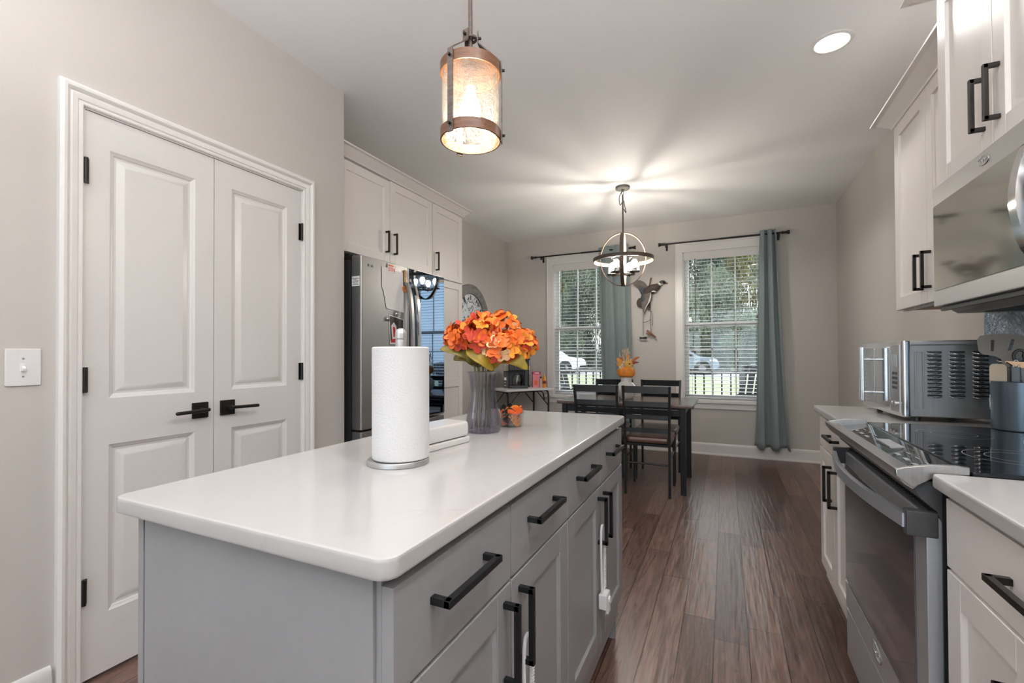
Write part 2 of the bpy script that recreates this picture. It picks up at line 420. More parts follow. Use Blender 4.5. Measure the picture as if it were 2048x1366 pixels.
# ================================================================== ROOM SHELL
XP, YP, XL, YB, XR, ZC, YF = -2.055, 2.034, -2.766, 5.765, 1.064, 2.74, -3.4
struct('floor', B().box((XL-.1, YF-.1, -.08), (XR+.1, YB+.1, 0)), floor_m)
struct('ceiling', B().box((XL-.12, YF-.12, ZC), (XR+.12, YB+.12, ZC+.1)), ceil_m)
DY0, DY1, DZ = .806, 1.742, 2.058          # pantry door opening
b = B(); b.box((XP-.10, YF, 0), (XP, DY0, ZC)); b.box((XP-.10, DY1, 0), (XP, YP, ZC)); b.box((XP-.10, DY0, DZ), (XP, DY1, ZC))
b.box((XL, YP-.10, 0), (XP-.10, YP, ZC))
struct('wall_pantry', b, wall_m)
struct('wall_left', B().box((XL-.10, YP-.1, 0), (XL, YB+.14, ZC)), wall_m)
struct('wall_right', B().box((XR, YF, 0), (XR+.10, YB+.14, ZC)), wall_m)
WZ0, WZ1 = .625, 2.365
WIN = [(-2.085, -1.215), (-.452, .418)]
b = B(); xs = [XL, WIN[0][0], WIN[0][1], WIN[1][0], WIN[1][1], XR]
for i in (0, 2, 4): b.box((xs[i], YB, 0), (xs[i+1], YB+.14, ZC))
for (a, c) in WIN: b.box((a, YB, 0), (c, YB+.14, WZ0)); b.box((a, YB, WZ1), (c, YB+.14, ZC))
struct('wall_back', b, wall_m)
# wall behind the camera with two tall windows
b = B(); fx = [XP-.1, -1.93, -.65, -.40, .90, XR]
for i in (0, 2, 4): b.box((fx[i], YF-.1, 0), (fx[i+1], YF, ZC))
for (a, c) in ((-1.93, -.65), (-.40, .90)): b.box((a, YF-.1, 0), (c, YF, .25)); b.box((a, YF-.1, 2.55), (c, YF, ZC))
struct('wall_front', b, wall_m)
for k, (a, c) in enumerate(((-1.93, -.65), (-.40, .90))):
    b = B()
    for x in (a, (a+c)/2-.02, c-.05): b.box((x, YF-.08, .25), (x+.05, YF-.03, 2.55))
    for z in (.25, 2.50): b.box((a, YF-.08, z), (c, YF-.03, z+.05))
    wf = struct('window_%d' % (k+3), b, trim_m)
    struct('pane', B().box((a+.05, YF-.06, .30), (c-.05, YF-.056, 2.50)), pane_m, wf)

def baseboard(name, p, q, nrm, h=.135, t=.016):
    """profiled baseboard from p to q (2D), nrm points into the room"""
    px, py = p; qx, qy = q; nx, ny = nrm
    prof = [(0, 0), (t+.012, 0), (t+.012, .014), (t+.004, .02), (t, .022), (t, h-.035), (t-.004, h-.028), (t-.004, h-.014), (t-.010, h-.004), (.003, h), (0, h)]
    b = B(); b.prism([(px+nx*u, py+ny*u, z) for u, z in prof], (qx-px, qy-py, 0)); return struct(name, b, trim_m)
baseboard('baseboard_back', (XL, YB), (XR, YB), (0, -1))
baseboard('baseboard_pantry', (XP, YF), (XP, DY0-.072), (1, 0))
baseboard('baseboard_corner', (XP, DY1+.072), (XP, YP), (1, 0))
baseboard('baseboard_left', (XL, 3.53), (XL, YB-.03), (1, 0))
baseboard('baseboard_right', (XR, 2.66), (XR, YB-.03), (-1, 0))

# pantry door casing
def casing(b, y0, y1, z1, cw=.068):
    prof = [(0, 0), (0, .009), (.004, .013), (.012, .013), (.015, .009), (.018, .014), (.034, .017), (.040, .013), (.044, .020), (.050, .025), (.058, .026), (cw, .020), (cw, 0)]  # u outward, depth
    def ring(y, z, dy, dz):
        return [(XP+d, y+dy*u, z+dz*u) for u, d in prof]
    rings = [ring(y0, 0, -1, 0), ring(y0, z1, -1, 1), ring(y1, z1, 1, 1), ring(y1, 0, 1, 0)]
    vr = [[b.bm.verts.new(p) for p in rg] for rg in rings]
    for A, C in zip(vr, vr[1:]):
        for j in range(len(A)): b.bm.faces.new((A[j], A[(j+1) % len(A)], C[(j+1) % len(A)], C[j]))
    b.bm.faces.new(vr[0]); b.bm.faces.new(vr[-1][::-1])
b = B(); casing(b, DY0+.006, DY1-.006, DZ-.006)
for (a, c) in ((DY0, DY0+.012), (DY1-.012, DY1)): b.box((XP-.098, a, 0), (XP+.001, c, DZ))
b.box((XP-.098, DY0, DZ-.010), (XP+.001, DY1, DZ)); b.box((XP-.075, DY0, 0), (XP-.062, DY0+.025, DZ)); b.box((XP-.075, DY1-.025, 0), (XP-.062, DY1, DZ))
struct('trim_1', b, trim_m, label='white moulded casing around the double pantry door', angle=18)
# door leaves with two raised panels each
def door_leaf(name, y0, y1, hinge_left):
    z0, z1, xf, th = .020, 2.046, XP-.004, .035
    ins = .073 if not hinge_left else .073
    pa = [(y0+ins, y1-.078, 1.012, 1.928), (y0+ins, y1-.078, .233, .842)]
    if not hinge_left: pa = [(y0+.078, y1-ins-.01, 1.012, 1.938), (y0+.078, y1-ins-.01, .233, .838)]
    b = B(); b.box((xf-th, y0, z0), (xf-.012, y1, z1))
    ys = [y0, pa[0][0], pa[0][1], y1]; zs = [z0, pa[1][2], pa[1][3], pa[0][2], pa[0][3], z1]
    b.box((xf-.012, ys[0], z0), (xf, ys[1], z1)); b.box((xf-.012, ys[2], z0), (xf, ys[3], z1))
    for k in (0, 2, 4): b.box((xf-.012, ys[1], zs[k]), (xf, ys[2], zs[k+1]))
    for (a, c, d, e_) in pa:                                  # stepped moulding and raised field
        steps = [(0, 0), (.006, -.004), (.012, -.006), (.016, -.010), (.024, -.011), (.046, -.003), (.050, -.002)]
        vr = [[b.bm.verts.new((xf+dx, y, z)) for y, z in ((a+i, d+i), (c-i, d+i), (c-i, e_-i), (a+i, e_-i))] for i, dx in steps]
        for A, C in zip(vr, vr[1:]):
            for j in range(4): b.bm.faces.new((A[j], A[(j+1) % 4], C[(j+1) % 4], C[j]))
        b.bm.faces.new(vr[-1])
    o = struct(name, b, door_m, angle=20)
    hy = y0-.001 if hinge_left else y1+.001
    for z in (.335, 1.083, 1.828):
        h = B(); h.cyl((XP+.007, hy, z-.045), (XP+.007, hy, z+.045), .0068, n=12)
        h.cyl((XP+.007, hy, z-.015), (XP+.007, hy, z-.014), .0074, n=12); h.cyl((XP+.007, hy, z+.015), (XP+.007, hy, z+.014), .0074, n=12)
        h.box((XP-.004, hy-.012, z-.044), (XP-.0005, hy+.012, z+.044))
        part('hinge', h, hinge_m, o)
    s = 1 if hinge_left else -1
    cy = y1-.058 if hinge_left else y0+.058
    h = B(); h.box((xf, cy-.033, .899), (xf+.009, cy+.033, .966), .002)
    h.cyl((xf+.008, cy, .933), (xf+.05, cy, .933), .011, .009)
    dr = -s
    h.tube(bez([(xf+.05, cy-dr*.012, .936), (xf+.052, cy+dr*.03, .934), (xf+.052, cy+dr*.115, .932)], 6), .0075, 10)
    h.sphere((xf+.052, cy+dr*.115, .932), .0075, n=10)
    part('handle', h, bronze_m, o, label='black lever handle on a square plate')
    return o
door_leaf('door_1', DY0+.014, 1.2715, True)
door_leaf('door_2', 1.2745, DY1-.014, False)
b = B(); b.box((XP-.6, DY0-.1, 0), (XP-.58, DY1+.1, 2.2)); struct('wall_closet', b, wall_m)

# ------------------------------------------------------------------ back windows
def window(k, x0, x1):
    yi, yo = YB, YB+.14
    b = B(); cw, t = .085, .020                               # casing, head, stool, apron
    for a, c in ((x0-cw, x0), (x1, x1+cw)):
        b.box((a, yi-t, WZ0), (c, yi, WZ1+.0)); 
    b.box((x0-cw, yi-t, WZ1), (x1+cw, yi, WZ1+.09), .002); b.box((x0-cw, yi-t-.006, WZ1+.088), (x1+cw, yi, WZ1+.112), .003)
    for a, c in ((x0-cw, x0-cw+.014), (x1+cw-.014, x1+cw)): b.box((a, yi-t-.006, WZ0), (c, yi-.002, WZ1+.09), .003)
    for a, c in ((x0-.001, x0+.012), (x1-.012, x1+.001)): b.box((a, yi-.002, WZ0), (c, yo, WZ1))
    b.box((x0, yi-.002, WZ1-.012), (x1, yo, WZ1)); b.box((x0, yi, WZ0), (x1, yo, WZ0+.014))
    fr = struct('window_%d' % k, b, trim_m)
    struct('window_sill', B().box((x0-cw-.03, yi-.044, WZ0-.030), (x1+cw+.03, yi+.02, WZ0+.003), .006), trim_m, fr)
    struct('window_apron', B().prism([(x0-cw, yi-.018, WZ0-.095), (x1+cw, yi-.018, WZ0-.095), (x1+cw+.012, yi-.018, WZ0-.03), (x0-cw-.012, yi-.018, WZ0-.03)], (0, .018, 0), .003), trim_m, fr)
    zm = 1.512
    for nm, (za, zb, yy) in {'upper': (zm-.02, WZ1-.012, yi+.105), 'lower': (WZ0+.014, zm+.025, yi+.075)}.items():
        s = B(); sw = .046
        s.box((x0+.012, yy-.015, za), (x0+.012+sw, yy+.015, zb)); s.box((x1-.012-sw, yy-.015, za), (x1-.012, yy+.015, zb))
        s.box((x0+.012+sw, yy-.015, za), (x1-.012-sw, yy+.015, za+sw)); s.box((x0+.012+sw, yy-.015, zb-sw), (x1-.012-sw, yy+.015, zb))
        ia, ib, ja, jb = x0+.012+sw, x1-.012-sw, za+sw, zb-sw
        for q in (1, 2):
            xm = ia+(ib-ia)*q/3; s.box((xm-.007, yy-.006, ja), (xm+.007, yy+.006, jb))
            zz = ja+(jb-ja)*q/3
            if nm == 'lower': s.box((ia, yy-.006, zz-.007), (ib, yy+.006, zz+.007))
        so = struct('window_sash', s, trim_m, fr)
        struct('pane', B().box((ia-.004, yy-.0015, ja-.004), (ib+.004, yy+.0015, jb+.004)), pane_m, so)
    return fr
for k, (a, c) in enumerate(WIN): window(k+1, a, c)
slat_m = principled('white blind slat', (.62, .63, .645), .45)
def blind(x0, x1, label):
    y = YB+.028; t = thing('window_blind', label, 'blind', ((x0+x1)/2, y, WZ0+.02), group='white slatted window blinds')
    h = B(); h.box((x0+.014, y-.022, WZ1-.060), (x1-.014, y+.03, WZ1-.013)); h.box((x0+.013, y-.034, WZ1-.092), (x1-.013, y-.022, WZ1-.013), .003)
    part('headrail', h, trim_m, t)
    s = B(); n = 37; top, bot = WZ1-.115, WZ0+.062; hw = .0235; tl = R(4)
    for i in range(n):
        z = top+(bot-top)*i/(n-1); dz = math.sin(tl)*hw
        v = [(x0+.016, y-hw, z-dz), (x1-.016, y-hw, z-dz), (x1-.016, y, z+.0022), (x0+.016, y, z+.0022)]
        s.prism([(x0+.016, y-hw, z-dz), (x0+.016, y, z+.002), (x0+.016, y+hw, z+dz), (x0+.016, y+hw, z+dz+.0026), (x0+.016, y, z+.0046), (x0+.016, y-hw, z-dz+.0026)], (x1-x0-.032, 0, 0))
    part('slats', s, slat_m, t)
    part('bottom_rail', B().box((x0+.016, y-.025, WZ0+.018), (x1-.016, y+.025, WZ0+.036), .004), slat_m, t)
    c = B()
    for q in (.11, .36, .64, .89):
        x = x0+(x1-x0)*q
        for dy in (-.026, .026): c.cyl((x, y+dy, WZ0+.03), (x, y+dy, WZ1-.05), .0011, n=5)
    part('ladder_cords', c, slat_m, t)
    part('wand', B().cyl((x0+.135, y-.040, 1.555), (x0+.135, y-.036, WZ1-.08), .0042, n=8), principled('brown wand', (.10, .055, .04), .4), t)
    c = B(); xx = x1-.085
    for dx in (-.006, .006): c.cyl((xx+dx, y-.036, 1.62+dx*3), (xx+dx*.4, y-.034, WZ1-.08), .0013, n=5)
    part('pull_cord', c, slat_m, t)
    for dx, z in ((-.008, 1.56), (.008, 1.60)): part('tassel', B().lathe([(.003, .045), (.0065, .03), (.009, .004), (.006, 0)], (xx+dx, y-.037, z), 8), principled('brown wand', (.10, .055, .04)), t)
blind(WIN[0][0], WIN[0][1], 'white slatted blind in the window behind the coffee maker')
blind(WIN[1][0], WIN[1][1], 'white slatted blind in the window beside the right-hand curtain')

def rod(x0, x1, label, brs):
    z, y = 2.473, YB-.078; t = thing('curtain_rod', label, 'curtain rod', ((x0+x1)/2, y, z), group='dark curtain rods over the windows')
    r_ = B(); r_.cyl((x0+.05, y, z), (x0+(x1-x0)*.52, y, z), .0085, n=12); r_.cyl((x0+(x1-x0)*.5, y, z), (x1-.05, y, z), .0105, n=12)
    part('pole', r_, bronze_m, t)
    for s, x in ((1, x0), (-1, x1)):
        f = B(); f.lathe([(.004, 0), (.022, 0), (.024, .008), (.019, .018), (.014, .03), (.012, .055), (.016, .058), (.016, .070), (.011, .075)], (0, 0, 0), 16, 'x')
        me = f
        for v in f.bm.verts: v.co = Vector((x+s*v.co.x, y+v.co.y, z+v.co.z))
        part('finial', f, bronze_m, t)
    for x in brs:
        f = B(); f.box((x-.009, y-.014, z-.018), (x+.009, YB-.004, z-.009)); f.box((x-.012, YB-.005, z-.065), (x+.012, YB-.0005, z+.01)); f.box((x-.009, y-.017, z-.045), (x+.009, y-.010, z-.008)); f.cyl((x, y-.02, z-.04), (x, y-.008, z-.04), .006, n=8)
        part('bracket', f, bronze_m, t)
rod(-2.366, -.985, 'dark metal rod over the window behind the coffee maker', (-2.22, -1.13))
rod(-.717, .634, 'dark metal rod carrying the single full-length curtain, right of the duck', (-.63, .535))
def curtain(label, top, bot, folds, ph):
    y = YB-.078; NX, NZ = 72, 40; z0, z1 = .135, 2.518; b = B(); g = []
    for j in range(NZ+1):
        t = j/NZ; z = z0+(z1-z0)*t; row = []
        a = bot[0]+(top[0]-bot[0])*t**.8; c = bot[1]+(top[1]-bot[1])*t**.8
        for i in range(NX+1):
            s = i/NX; amp = .036*(.75+.35*(1-t)); wv = math.sin(2*math.pi*(folds*s)+ph)
            wv = math.copysign(abs(wv)**.75, wv)
            yy = min(y-.016+amp*wv*(1+.12*math.sin(5*s+3*t)), YB-.050)
            xx = a+(c-a)*s+.010*math.sin(4*math.pi*folds*s+ph)+.006*math.sin(6*t+9*s)*(1-t)
            zz = z+(.022*math.sin(2*math.pi*folds*s+ph+.8) if j == 0 else 0)
            row.append(b.bm.verts.new((xx, yy, zz)))
        g.append(row)
    for j in range(NZ):
        for i in range(NX): b.bm.faces.new((g[j][i], g[j][i+1], g[j+1][i+1], g[j+1][i]))
    o = solo('curtain', b, curt_m, label, 'curtain', 'grey blue curtain panels', angle=80)
    sd = o.modifiers.new('thickness', 'SOLIDIFY'); sd.thickness = .003
    return o
curtain('grey blue curtain between the two windows, partly behind the chandelier and pumpkin', (-1.452, -1.075), (-1.40, -1.00), 2.6, .5)
curtain('grey blue full-length curtain at the far right of the back wall', (.345, .505), (.275, .622), 2.4, .9)

# ================================================================== CABINETS
def pull(parent, c, axis, L, n, mat=None, proj=.034, sec=.0115):
    """square bar pull centred at c on a face with outward normal n (+-1 along x); axis 'y' or 'z'"""
    x, y, z = c; h = L/2; s = sec/2; b = B()
    xo = x+n*proj
    if axis == 'y':
        b.box((xo-n*sec, y-h, z-s), (xo, y+h, z+s), .0012)
        for d in (-1, 1): b.box((x, y+d*h, z-s), (xo-n*.001, y+d*(h-sec), z+s), .001)
    else:
        b.box((xo-n*sec, y-s, z-h), (xo, y+s, z+h), .0012)
        for d in (-1, 1): b.box((x, y-s, z+d*h), (xo-n*.001, y+s, z+d*(h-sec)), .001)
    return part('handle', b, mat or bronze_m, parent)
def slab(parent, nm, x, n, y0, y1, z0, z1, mat, th=.02):
    return part(nm, B().box((x-n*th, y0, z0), (x, y1, z1), .0018), mat, parent)
def shaker(parent, x, n, y0, y1, z0, z1, mat, fw_=.058, th=.02, rec=.009, mids=()):
    b = B(); xb = x-n*th
    b.box((xb, y0, z0), (x-n*rec, y1, z1))
    def bar(ya, yb, za, zb): b.box((x-n*(rec+.001), ya, za), (x, yb, zb), .0012, 1)
    bar(y0, y0+fw_, z0, z1); bar(y1-fw_, y1, z0, z1)
    bar(y0+fw_, y1-fw_, z0, z0+fw_); bar(y0+fw_, y1-fw_, z1-fw_, z1)
    for zm in mids: bar(y0+fw_, y1-fw_, zm-fw_*.6, zm+fw_*.6)
    for (yy, d) in ((y0+fw_, 1), (y1-fw_, -1)):              # small inner bead
        b.prism([(x-n*rec, yy, z0+fw_), (x-n*rec, yy+d*.005, z0+fw_), (x-n*.003, yy, z0+fw_)], (0, 0, z1-z0-2*fw_))
    return part('door', b, mat, parent)

# --- island
IX, IB = -.388, -.966                                          # front face, back face
edges = [.467, .8208, 1.1745, 1.5283, 1.882]
def island_unit(i0, label, near):
    y0, y1 = edges[i0], edges[i0+2]
    t = thing('island_cabinet', label, 'cabinet', ((IX+IB)/2, (y0+y1)/2, 0))
    b = B(); b.box((IB+.018, y0+.002, .10), (IX-.021, y1, .883)); b.box((IB+.018, y0+.002, 0), (IX-.08, y1, .10))
    b.box((IB, y0-.004 if near else y0, 0), (IB+.017, y1, .883), .002)
    if near: b.box((IB+.021, y0-.004, 0), (IX-.030, y0+.006, .883), .0015)
    else: b.box((IB+.021, y1-.006, 0), (IX-.030, y1+.008, .883), .0015)
    part('body', b, isl_m, t)
    for k in (0, 1):
        a, c = edges[i0+k]+.002, edges[i0+k+1]-.002
        if near and k == 0: a -= .002
        d = slab(t, 'drawer', IX, 1, a, c, .724, .866, isl_m); pull(d, (IX, (a+c)/2-.012, .812), 'y', .168, 1, black_m)
        dr = shaker(t, IX, 1, a, c, .195, .718, isl_m); hy = c-.030 if k == 0 else a+.036
        pull(dr, (IX, hy, .615), 'z', .155, 1, black_m)
    return t
island_unit(0, 'grey island cabinet at the near end, end panel facing the camera', True)
island_unit(2, 'grey island cabinet at the end nearest the dining table', False)
def slab_top(name, x0, x1, y0, y1, label, rad=.03, corners=True):
    b = B(); b.rbox((x0, y0, .884), (x1, y1, .914), rad, 'z', 6, .006)
    return solo(name, b, quartz_m, label, 'countertop', base=((x0+x1)/2, (y0+y1)/2, .884))
slab_top('island_countertop', -1.008, -.374, .440, 1.898, 'white quartz worktop on the grey island', .026)
# child locks hanging on the island handles
def child_lock(y, z, label, drop=.20):
    t = thing('cabinet_lock', label, 'child lock', (IX+.03, y, z))
    xs = IX+.010
    s = B(); s.tube(bez([(xs+.004, y-.020, z-drop), (xs+.002, y-.021, z-.04), (xs+.002, y-.014, z+.012), (xs+.002, y+.004, z+.022), (xs+.003, y+.016, z+.008), (xs+.004, y+.014, z-.06), (xs+.004, y+.008, z-drop)], 8), 0, flat=(.006, .009), upv=(1, 0, 0)) if False else s.tube(bez([(xs+.004, y-.016, z-drop), (xs+.002, y-.018, z-.04), (xs+.002, y-.012, z+.012), (xs+.002, y, z+.022), (xs+.003, y+.012, z+.008), (xs+.004, y+.014, z-.06), (xs+.004, y+.012, z-drop)], 8), .0042, 8)
    part('strap', s, wht_m, t)
    g = B()
    for i in range(22): g.box((xs+.007, y+.009, z-.045-i*.0066), (xs+.0105, y+.018, z-.045-i*.0066-.0032))
    part('ratchet_teeth', g, wht_m, t)
    k = B(); k.box((xs-.006, y-.026, z-drop-.045), (xs+.022, y+.024, z-drop+.004), .004); k.box((xs+.014, y-.012, z-drop-.062), (xs+.024, y+.018, z-drop-.012), .003); k.cyl((xs+.02, y+.004, z-drop-.02), (xs+.027, y+.004, z-drop-.02), .011, n=14)
    part('buckle', k, wht_m, t)
child_lock(1.505, .575, 'white child lock strap on the far pair of island door handles')
child_lock(.872, .565, 'white child lock strap on the near pair of island door handles', .19)

# --- tall cabinets round the refrigerator
CX = -2.14
t = thing('overhead_cabinet', 'white two-door cabinet above the refrigerator', 'cabinet', (-2.45, 2.55, 1.815))
part('body', B().box((XL+.003, 2.036, 1.815), (CX-.021, 3.060, 2.405)), cab_m, t)
part('filler', B().box((CX-.021, 2.036, 1.815), (CX-.004, 2.082, 2.405)), cab_m, t)
d = shaker(t, CX, 1, 2.084, 2.545, 1.818, 2.392, cab_m); pull(d, (CX, 2.505, 1.957), 'z', .150, 1)
d = shaker(t, CX, 1, 2.549, 3.058, 1.818, 2.400, cab_m); pull(d, (CX, 2.590, 1.957), 'z', .150, 1)
t = thing('pantry_cabinet', 'tall narrow white cabinet between the refrigerator and the clock', 'cabinet', (-2.45, 3.29, 0))
b = B(); b.box((XL+.003, 3.064, .10), (CX-.021, 3.522, 2.405)); b.box((XL+.003, 3.064, 0), (CX-.09, 3.522, .10)); part('body', b, cab_m, t)
d = shaker(t, CX, 1, 3.067, 3.520, 1.806, 2.400, cab_m); pull(d, (CX, 3.112, 1.932), 'z', .150, 1)
d = shaker(t, CX, 1, 3.067, 3.520, .115, 1.797, cab_m, mids=(.925,)); pull(d, (CX, 3.112, 1.10), 'z', .150, 1)
def crown(label, runs, n, z0, h=.062, out=.075, name='crown_moulding'):
    """flared crown: runs = polyline (x,y) along the front with outward dirs"""
    prof = [(0, 0), (.010, 0), (.016, .012), (out*.72, h*.78), (out*.80, h*.84), (out, h*.86), (out, h), (0, h)]
    b = B(); rings = []
    for (x, y, dx, dy) in runs: rings.append([b.bm.verts.new((x+dx*u, y+dy*u, z0+v)) for u, v in prof])
    for A, C in zip(rings, rings[1:]):
        for j in range(len(A)): b.bm.faces.new((A[j], A[(j+1) % len(A)], C[(j+1) % len(A)], C[j]))
    b.bm.faces.new(rings[0]); b.bm.faces.new(rings[-1][::-1])
    return solo(name, b, cab_m, label, 'crown moulding', kind='thing')
crown('white crown moulding along the top of the refrigerator wall cabinets', [(CX-.004, 2.037, 1, 0), (CX-.004, 3.524, 1, 1), (XL+.002, 3.524, 0, 1)], 1, 2.405)

# --- right wall base cabinets, tops
BX = .41
t = thing('base_cabinet', 'small white base cabinet under the toaster oven', 'cabinet', (.74, 2.33, 0))
b = B(); b.box((BX+.021, 2.022, .10), (XR-.002, 2.628, .883)); b.box((BX+.09, 2.022, 0), (XR-.002, 2.628, .10)); part('body', b, cab_m, t)
d = slab(t, 'drawer', BX, -1, 2.026, 2.626, .730, .866, cab_m); pull(d, (BX, 2.30, .806), 'y', .168, -1)
d = shaker(t, BX, -1, 2.328, 2.626, .165, .722, cab_m); pull(d, (BX, 2.372, .60), 'z', .155, -1)
d = shaker(t, BX, -1, 2.026, 2.324, .165, .722, cab_m); pull(d, (BX, 2.268, .60), 'z', .155, -1)
t = thing('base_cabinet', 'white base cabinet on the near side of the range', 'cabinet', (.74, .70, 0))
b = B(); b.box((BX+.021, -.30, .10), (XR-.002, 1.240, .883)); b.box((BX+.09, -.30, 0), (XR-.002, 1.240, .10)); part('body', b, cab_m, t)
ya, yb = 1.238, .62
d = slab(t, 'drawer', BX, -1, yb, ya-.002, .727, .866, cab_m); pull(d, (BX, .905, .800), 'y', .20, -1)
d = shaker(t, BX, -1, .932, ya-.002, .165, .720, cab_m); pull(d, (BX, .975, .57), 'z', .155, -1)
d = shaker(t, BX, -1, yb, .928, .165, .720, cab_m); pull(d, (BX, .885, .57), 'z', .155, -1)
d = slab(t, 'drawer', BX, -1, -.28, .616, .727, .866, cab_m); pull(d, (BX, .17, .800), 'y', .20, -1)
d = shaker(t, BX, -1, -.28, .616, .165, .720, cab_m)
slab_top('counter_top', .388, XR-.002, 2.018, 2.650, 'white quartz worktop on the far side of the range, under the toaster oven', .012)
slab_top('counter_top', .388, XR-.002, -.32, 1.243, 'white quartz worktop on the near side of the range', .012)
b = B(); b.box((XR-.010, -.3, .915), (XR-.001, 2.758, 1.345), .001); struct('wall_backsplash', b, tile_m, label='blue crackle glass backsplash behind the range')

# --- right wall upper cabinets
UX = .74
t = thing('wall_cabinet', 'white two-door wall cabinet above the toaster oven', 'cabinet', (.9, 2.38, 1.365))
part('body', B().box((UX+.021, 2.010, 1.385), (XR-.002, 2.746, 2.245)), cab_m, t)
part('light_rail', B().box((UX+.024, 2.010, 1.362), (UX+.046, 2.744, 1.386), .002), cab_m, t)
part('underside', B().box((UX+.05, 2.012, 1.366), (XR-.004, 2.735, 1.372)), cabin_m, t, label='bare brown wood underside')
d = shaker(t, UX, -1, 2.378, 2.748, 1.368, 2.240, cab_m); pull(d, (UX, 2.418, 1.498), 'z', .150, -1)
d = shaker(t, UX, -1, 2.008, 2.374, 1.368, 2.240, cab_m); pull(d, (UX, 2.338, 1.498), 'z', .150, -1)
crown('white crown moulding on the wall cabinet above the toaster oven', [(XR-.003, 2.750, 0, 1), (UX+.004, 2.750, -1, 1), (UX+.004, 2.010, -1, 0)], 1, 2.240, .058, .078)
MX = .66
t = thing('wall_cabinet', 'deeper white cabinet with long pulls above the microwave', 'cabinet', (.86, 1.63, 1.72))
part('body', B().box((MX+.021, 1.250, 1.722), (XR-.002, 2.004, 2.385)), cab_m, t)
d = shaker(t, MX, -1, 1.664, 2.006, 1.724, 2.372, cab_m); pull(d, (MX, 1.705, 1.858), 'z', .150, -1)
d = shaker(t, MX, -1, 1.250, 1.660, 1.724, 2.372, cab_m); pull(d, (MX, 1.628, 1.858), 'z', .150, -1)
crown('white crown moulding on the cabinet above the microwave', [(XR-.003, 2.008, 0, 1), (MX+.004, 2.008, -1, 1), (MX+.004, 1.250, -1, 0)], 1, 2.372, .05, .08)

# ================================================================== REFRIGERATOR
FX = -1.990
fsteel_m = add_noise(principled('refrigerator stainless steel', (.37, .365, .36), .38, .85), 6, .04, .02, (1, 40, 220), .05)
t = thing('refrigerator', 'stainless french door refrigerator with one blue black mirror door', 'refrigerator', (-2.35, 2.557, 0))
part('body', B().box((XL+.02, 2.112, .05), (-2.085, 2.998, 1.755), .004), gplast_m, t)
part('foot_grille', B().box((XL+.05, 2.13, .0), (-2.10, 2.98, .05)), plast_m, t)
def fr_door(nm, y0, y1, z0, z1, mat, side):
    return part(nm, B().rbox((-2.075, y0, z0), (FX, y1, z1), .012, 'z', 5, .004), [mat], t)
ld = fr_door('door', 2.108, 2.556, .712, 1.775, fsteel_m, 0)
rd = fr_door('door', 2.560, 3.004, .712, 1.775, fsteel_m, 1)
rd['label'] = 'door with a mirror glass front'
fz = fr_door('freezer_drawer', 2.108, 3.004, .075, .700, fsteel_m, 0)
part('mirror_panel', B().box((FX, 2.568, .725), (FX+.003, 2.998, 1.768)), mirror_m, rd)
for y, dd in ((2.522, ld), (2.594, rd)):
    h = B(); h.tube(bez([(FX+.004, y, 1.655), (FX+.030, y, 1.635), (FX+.056, y, 1.50), (FX+.066, y, 1.22), (FX+.056, y, .94), (FX+.030, y, .80), (FX+.004, y, .78)], 8), 0, flat=(.026, .017), upv=(0, 1, 0))
    part('handle', h, chrome_m if y > 2.55 else fsteel_m, dd)
h = B(); h.tube(bez([(FX+.004, 2.16, .625), (FX+.045, 2.20, .62), (FX+.055, 2.55, .62), (FX+.045, 2.92, .62), (FX+.004, 2.96, .625)], 8), .012, 8); part('handle', h, fsteel_m, fz)
dp = B(); dp.box((FX, 2.222, .868), (FX+.006, 2.40, 1.212), .002); part('water_dispenser', dp, plast_m, ld)
h = B(); h.box((-2.20, 2.116, 1.756), (-2.08, 2.16, 1.782), .004); h.cyl((-2.076, 2.135, 1.770), (-2.076, 2.135, 1.786), .017, n=14); part('hinge_cover', h, plast_m, t)
part('hinge_cover', B().box((-2.20, 2.95, 1.756), (-2.08, 2.994, 1.782), .004), plast_m, t)
lg = B(); lg.lathe([(.0085, 0), (.0085, .001)], (FX+.0006, 2.166, 1.722), 20, 'x'); text_into(lg, 'LG', .020, (FX+.0012, 2.196, 1.720), (0, 1, 0), (0, 0, 1), .0005); part('logo', lg, chrome_m, ld)
st = B(); st.box((-2.066, 2.1068, 1.588), (-2.004, 2.1078, 1.648)); sk = part('sticker', st, paper_m, ld, label='white sticker with black writing')
tx = B(); text_into(tx, "Roger's", .018, (-2.035, 2.1064, 1.634), (1, 0, 0), (0, 0, 1), .0003)
for k, (a, c) in enumerate(((-2.060, -2.010), (-2.058, -2.014), (-2.054, -2.016), (-2.056, -2.012))): tx.box((a, 2.1062, 1.619-k*.0075), (c, 2.1067, 1.6215-k*.0075))
part('lettering', tx, principled('black ink', (.02, .02, .02), .8), sk)
# things on the fridge door
fx = FX+.002
b = B(); b.prism([(fx, 2.287, 1.738), (fx, 2.496, 1.726), (fx, 2.505, 1.456), (fx, 2.33, 1.470), (fx, 2.300, 1.585), (fx, 2.287, 1.60)], (.0012, 0, 0))
solo('note_paper', b, paper_m, 'white sheet of paper hanging on the refrigerator door', 'paper', base=(fx, 2.39, 1.46))
t = thing('letter_magnet', 'orange STN lettered magnet holding the paper to the refrigerator', 'magnet', (fx, 2.376, 1.715))
b = B(); b.rbox((fx+.0014, 2.338, 1.706), (fx+.004, 2.416, 1.764), .008, 'x', 4, .0005); part('backing', b, wht_m, t)
b = B(); text_into(b, 'STN', .036, (fx+.0048, 2.377, 1.727), (0, 1, 0), (0, 0, 1), .0008); part('lettering', b, principled('orange print', (.85, .13, .02), .5), t)
b = B(); b.box((fx+.004, 2.346, 1.748), (fx+.0052, 2.394, 1.758)); part('top_line', b, principled('orange print', (.85, .13, .02), .5), t)
wood_m = weathered('golden wood', (.42, .22, .08), (.60, .36, .15), (3, 3, 30), .5)
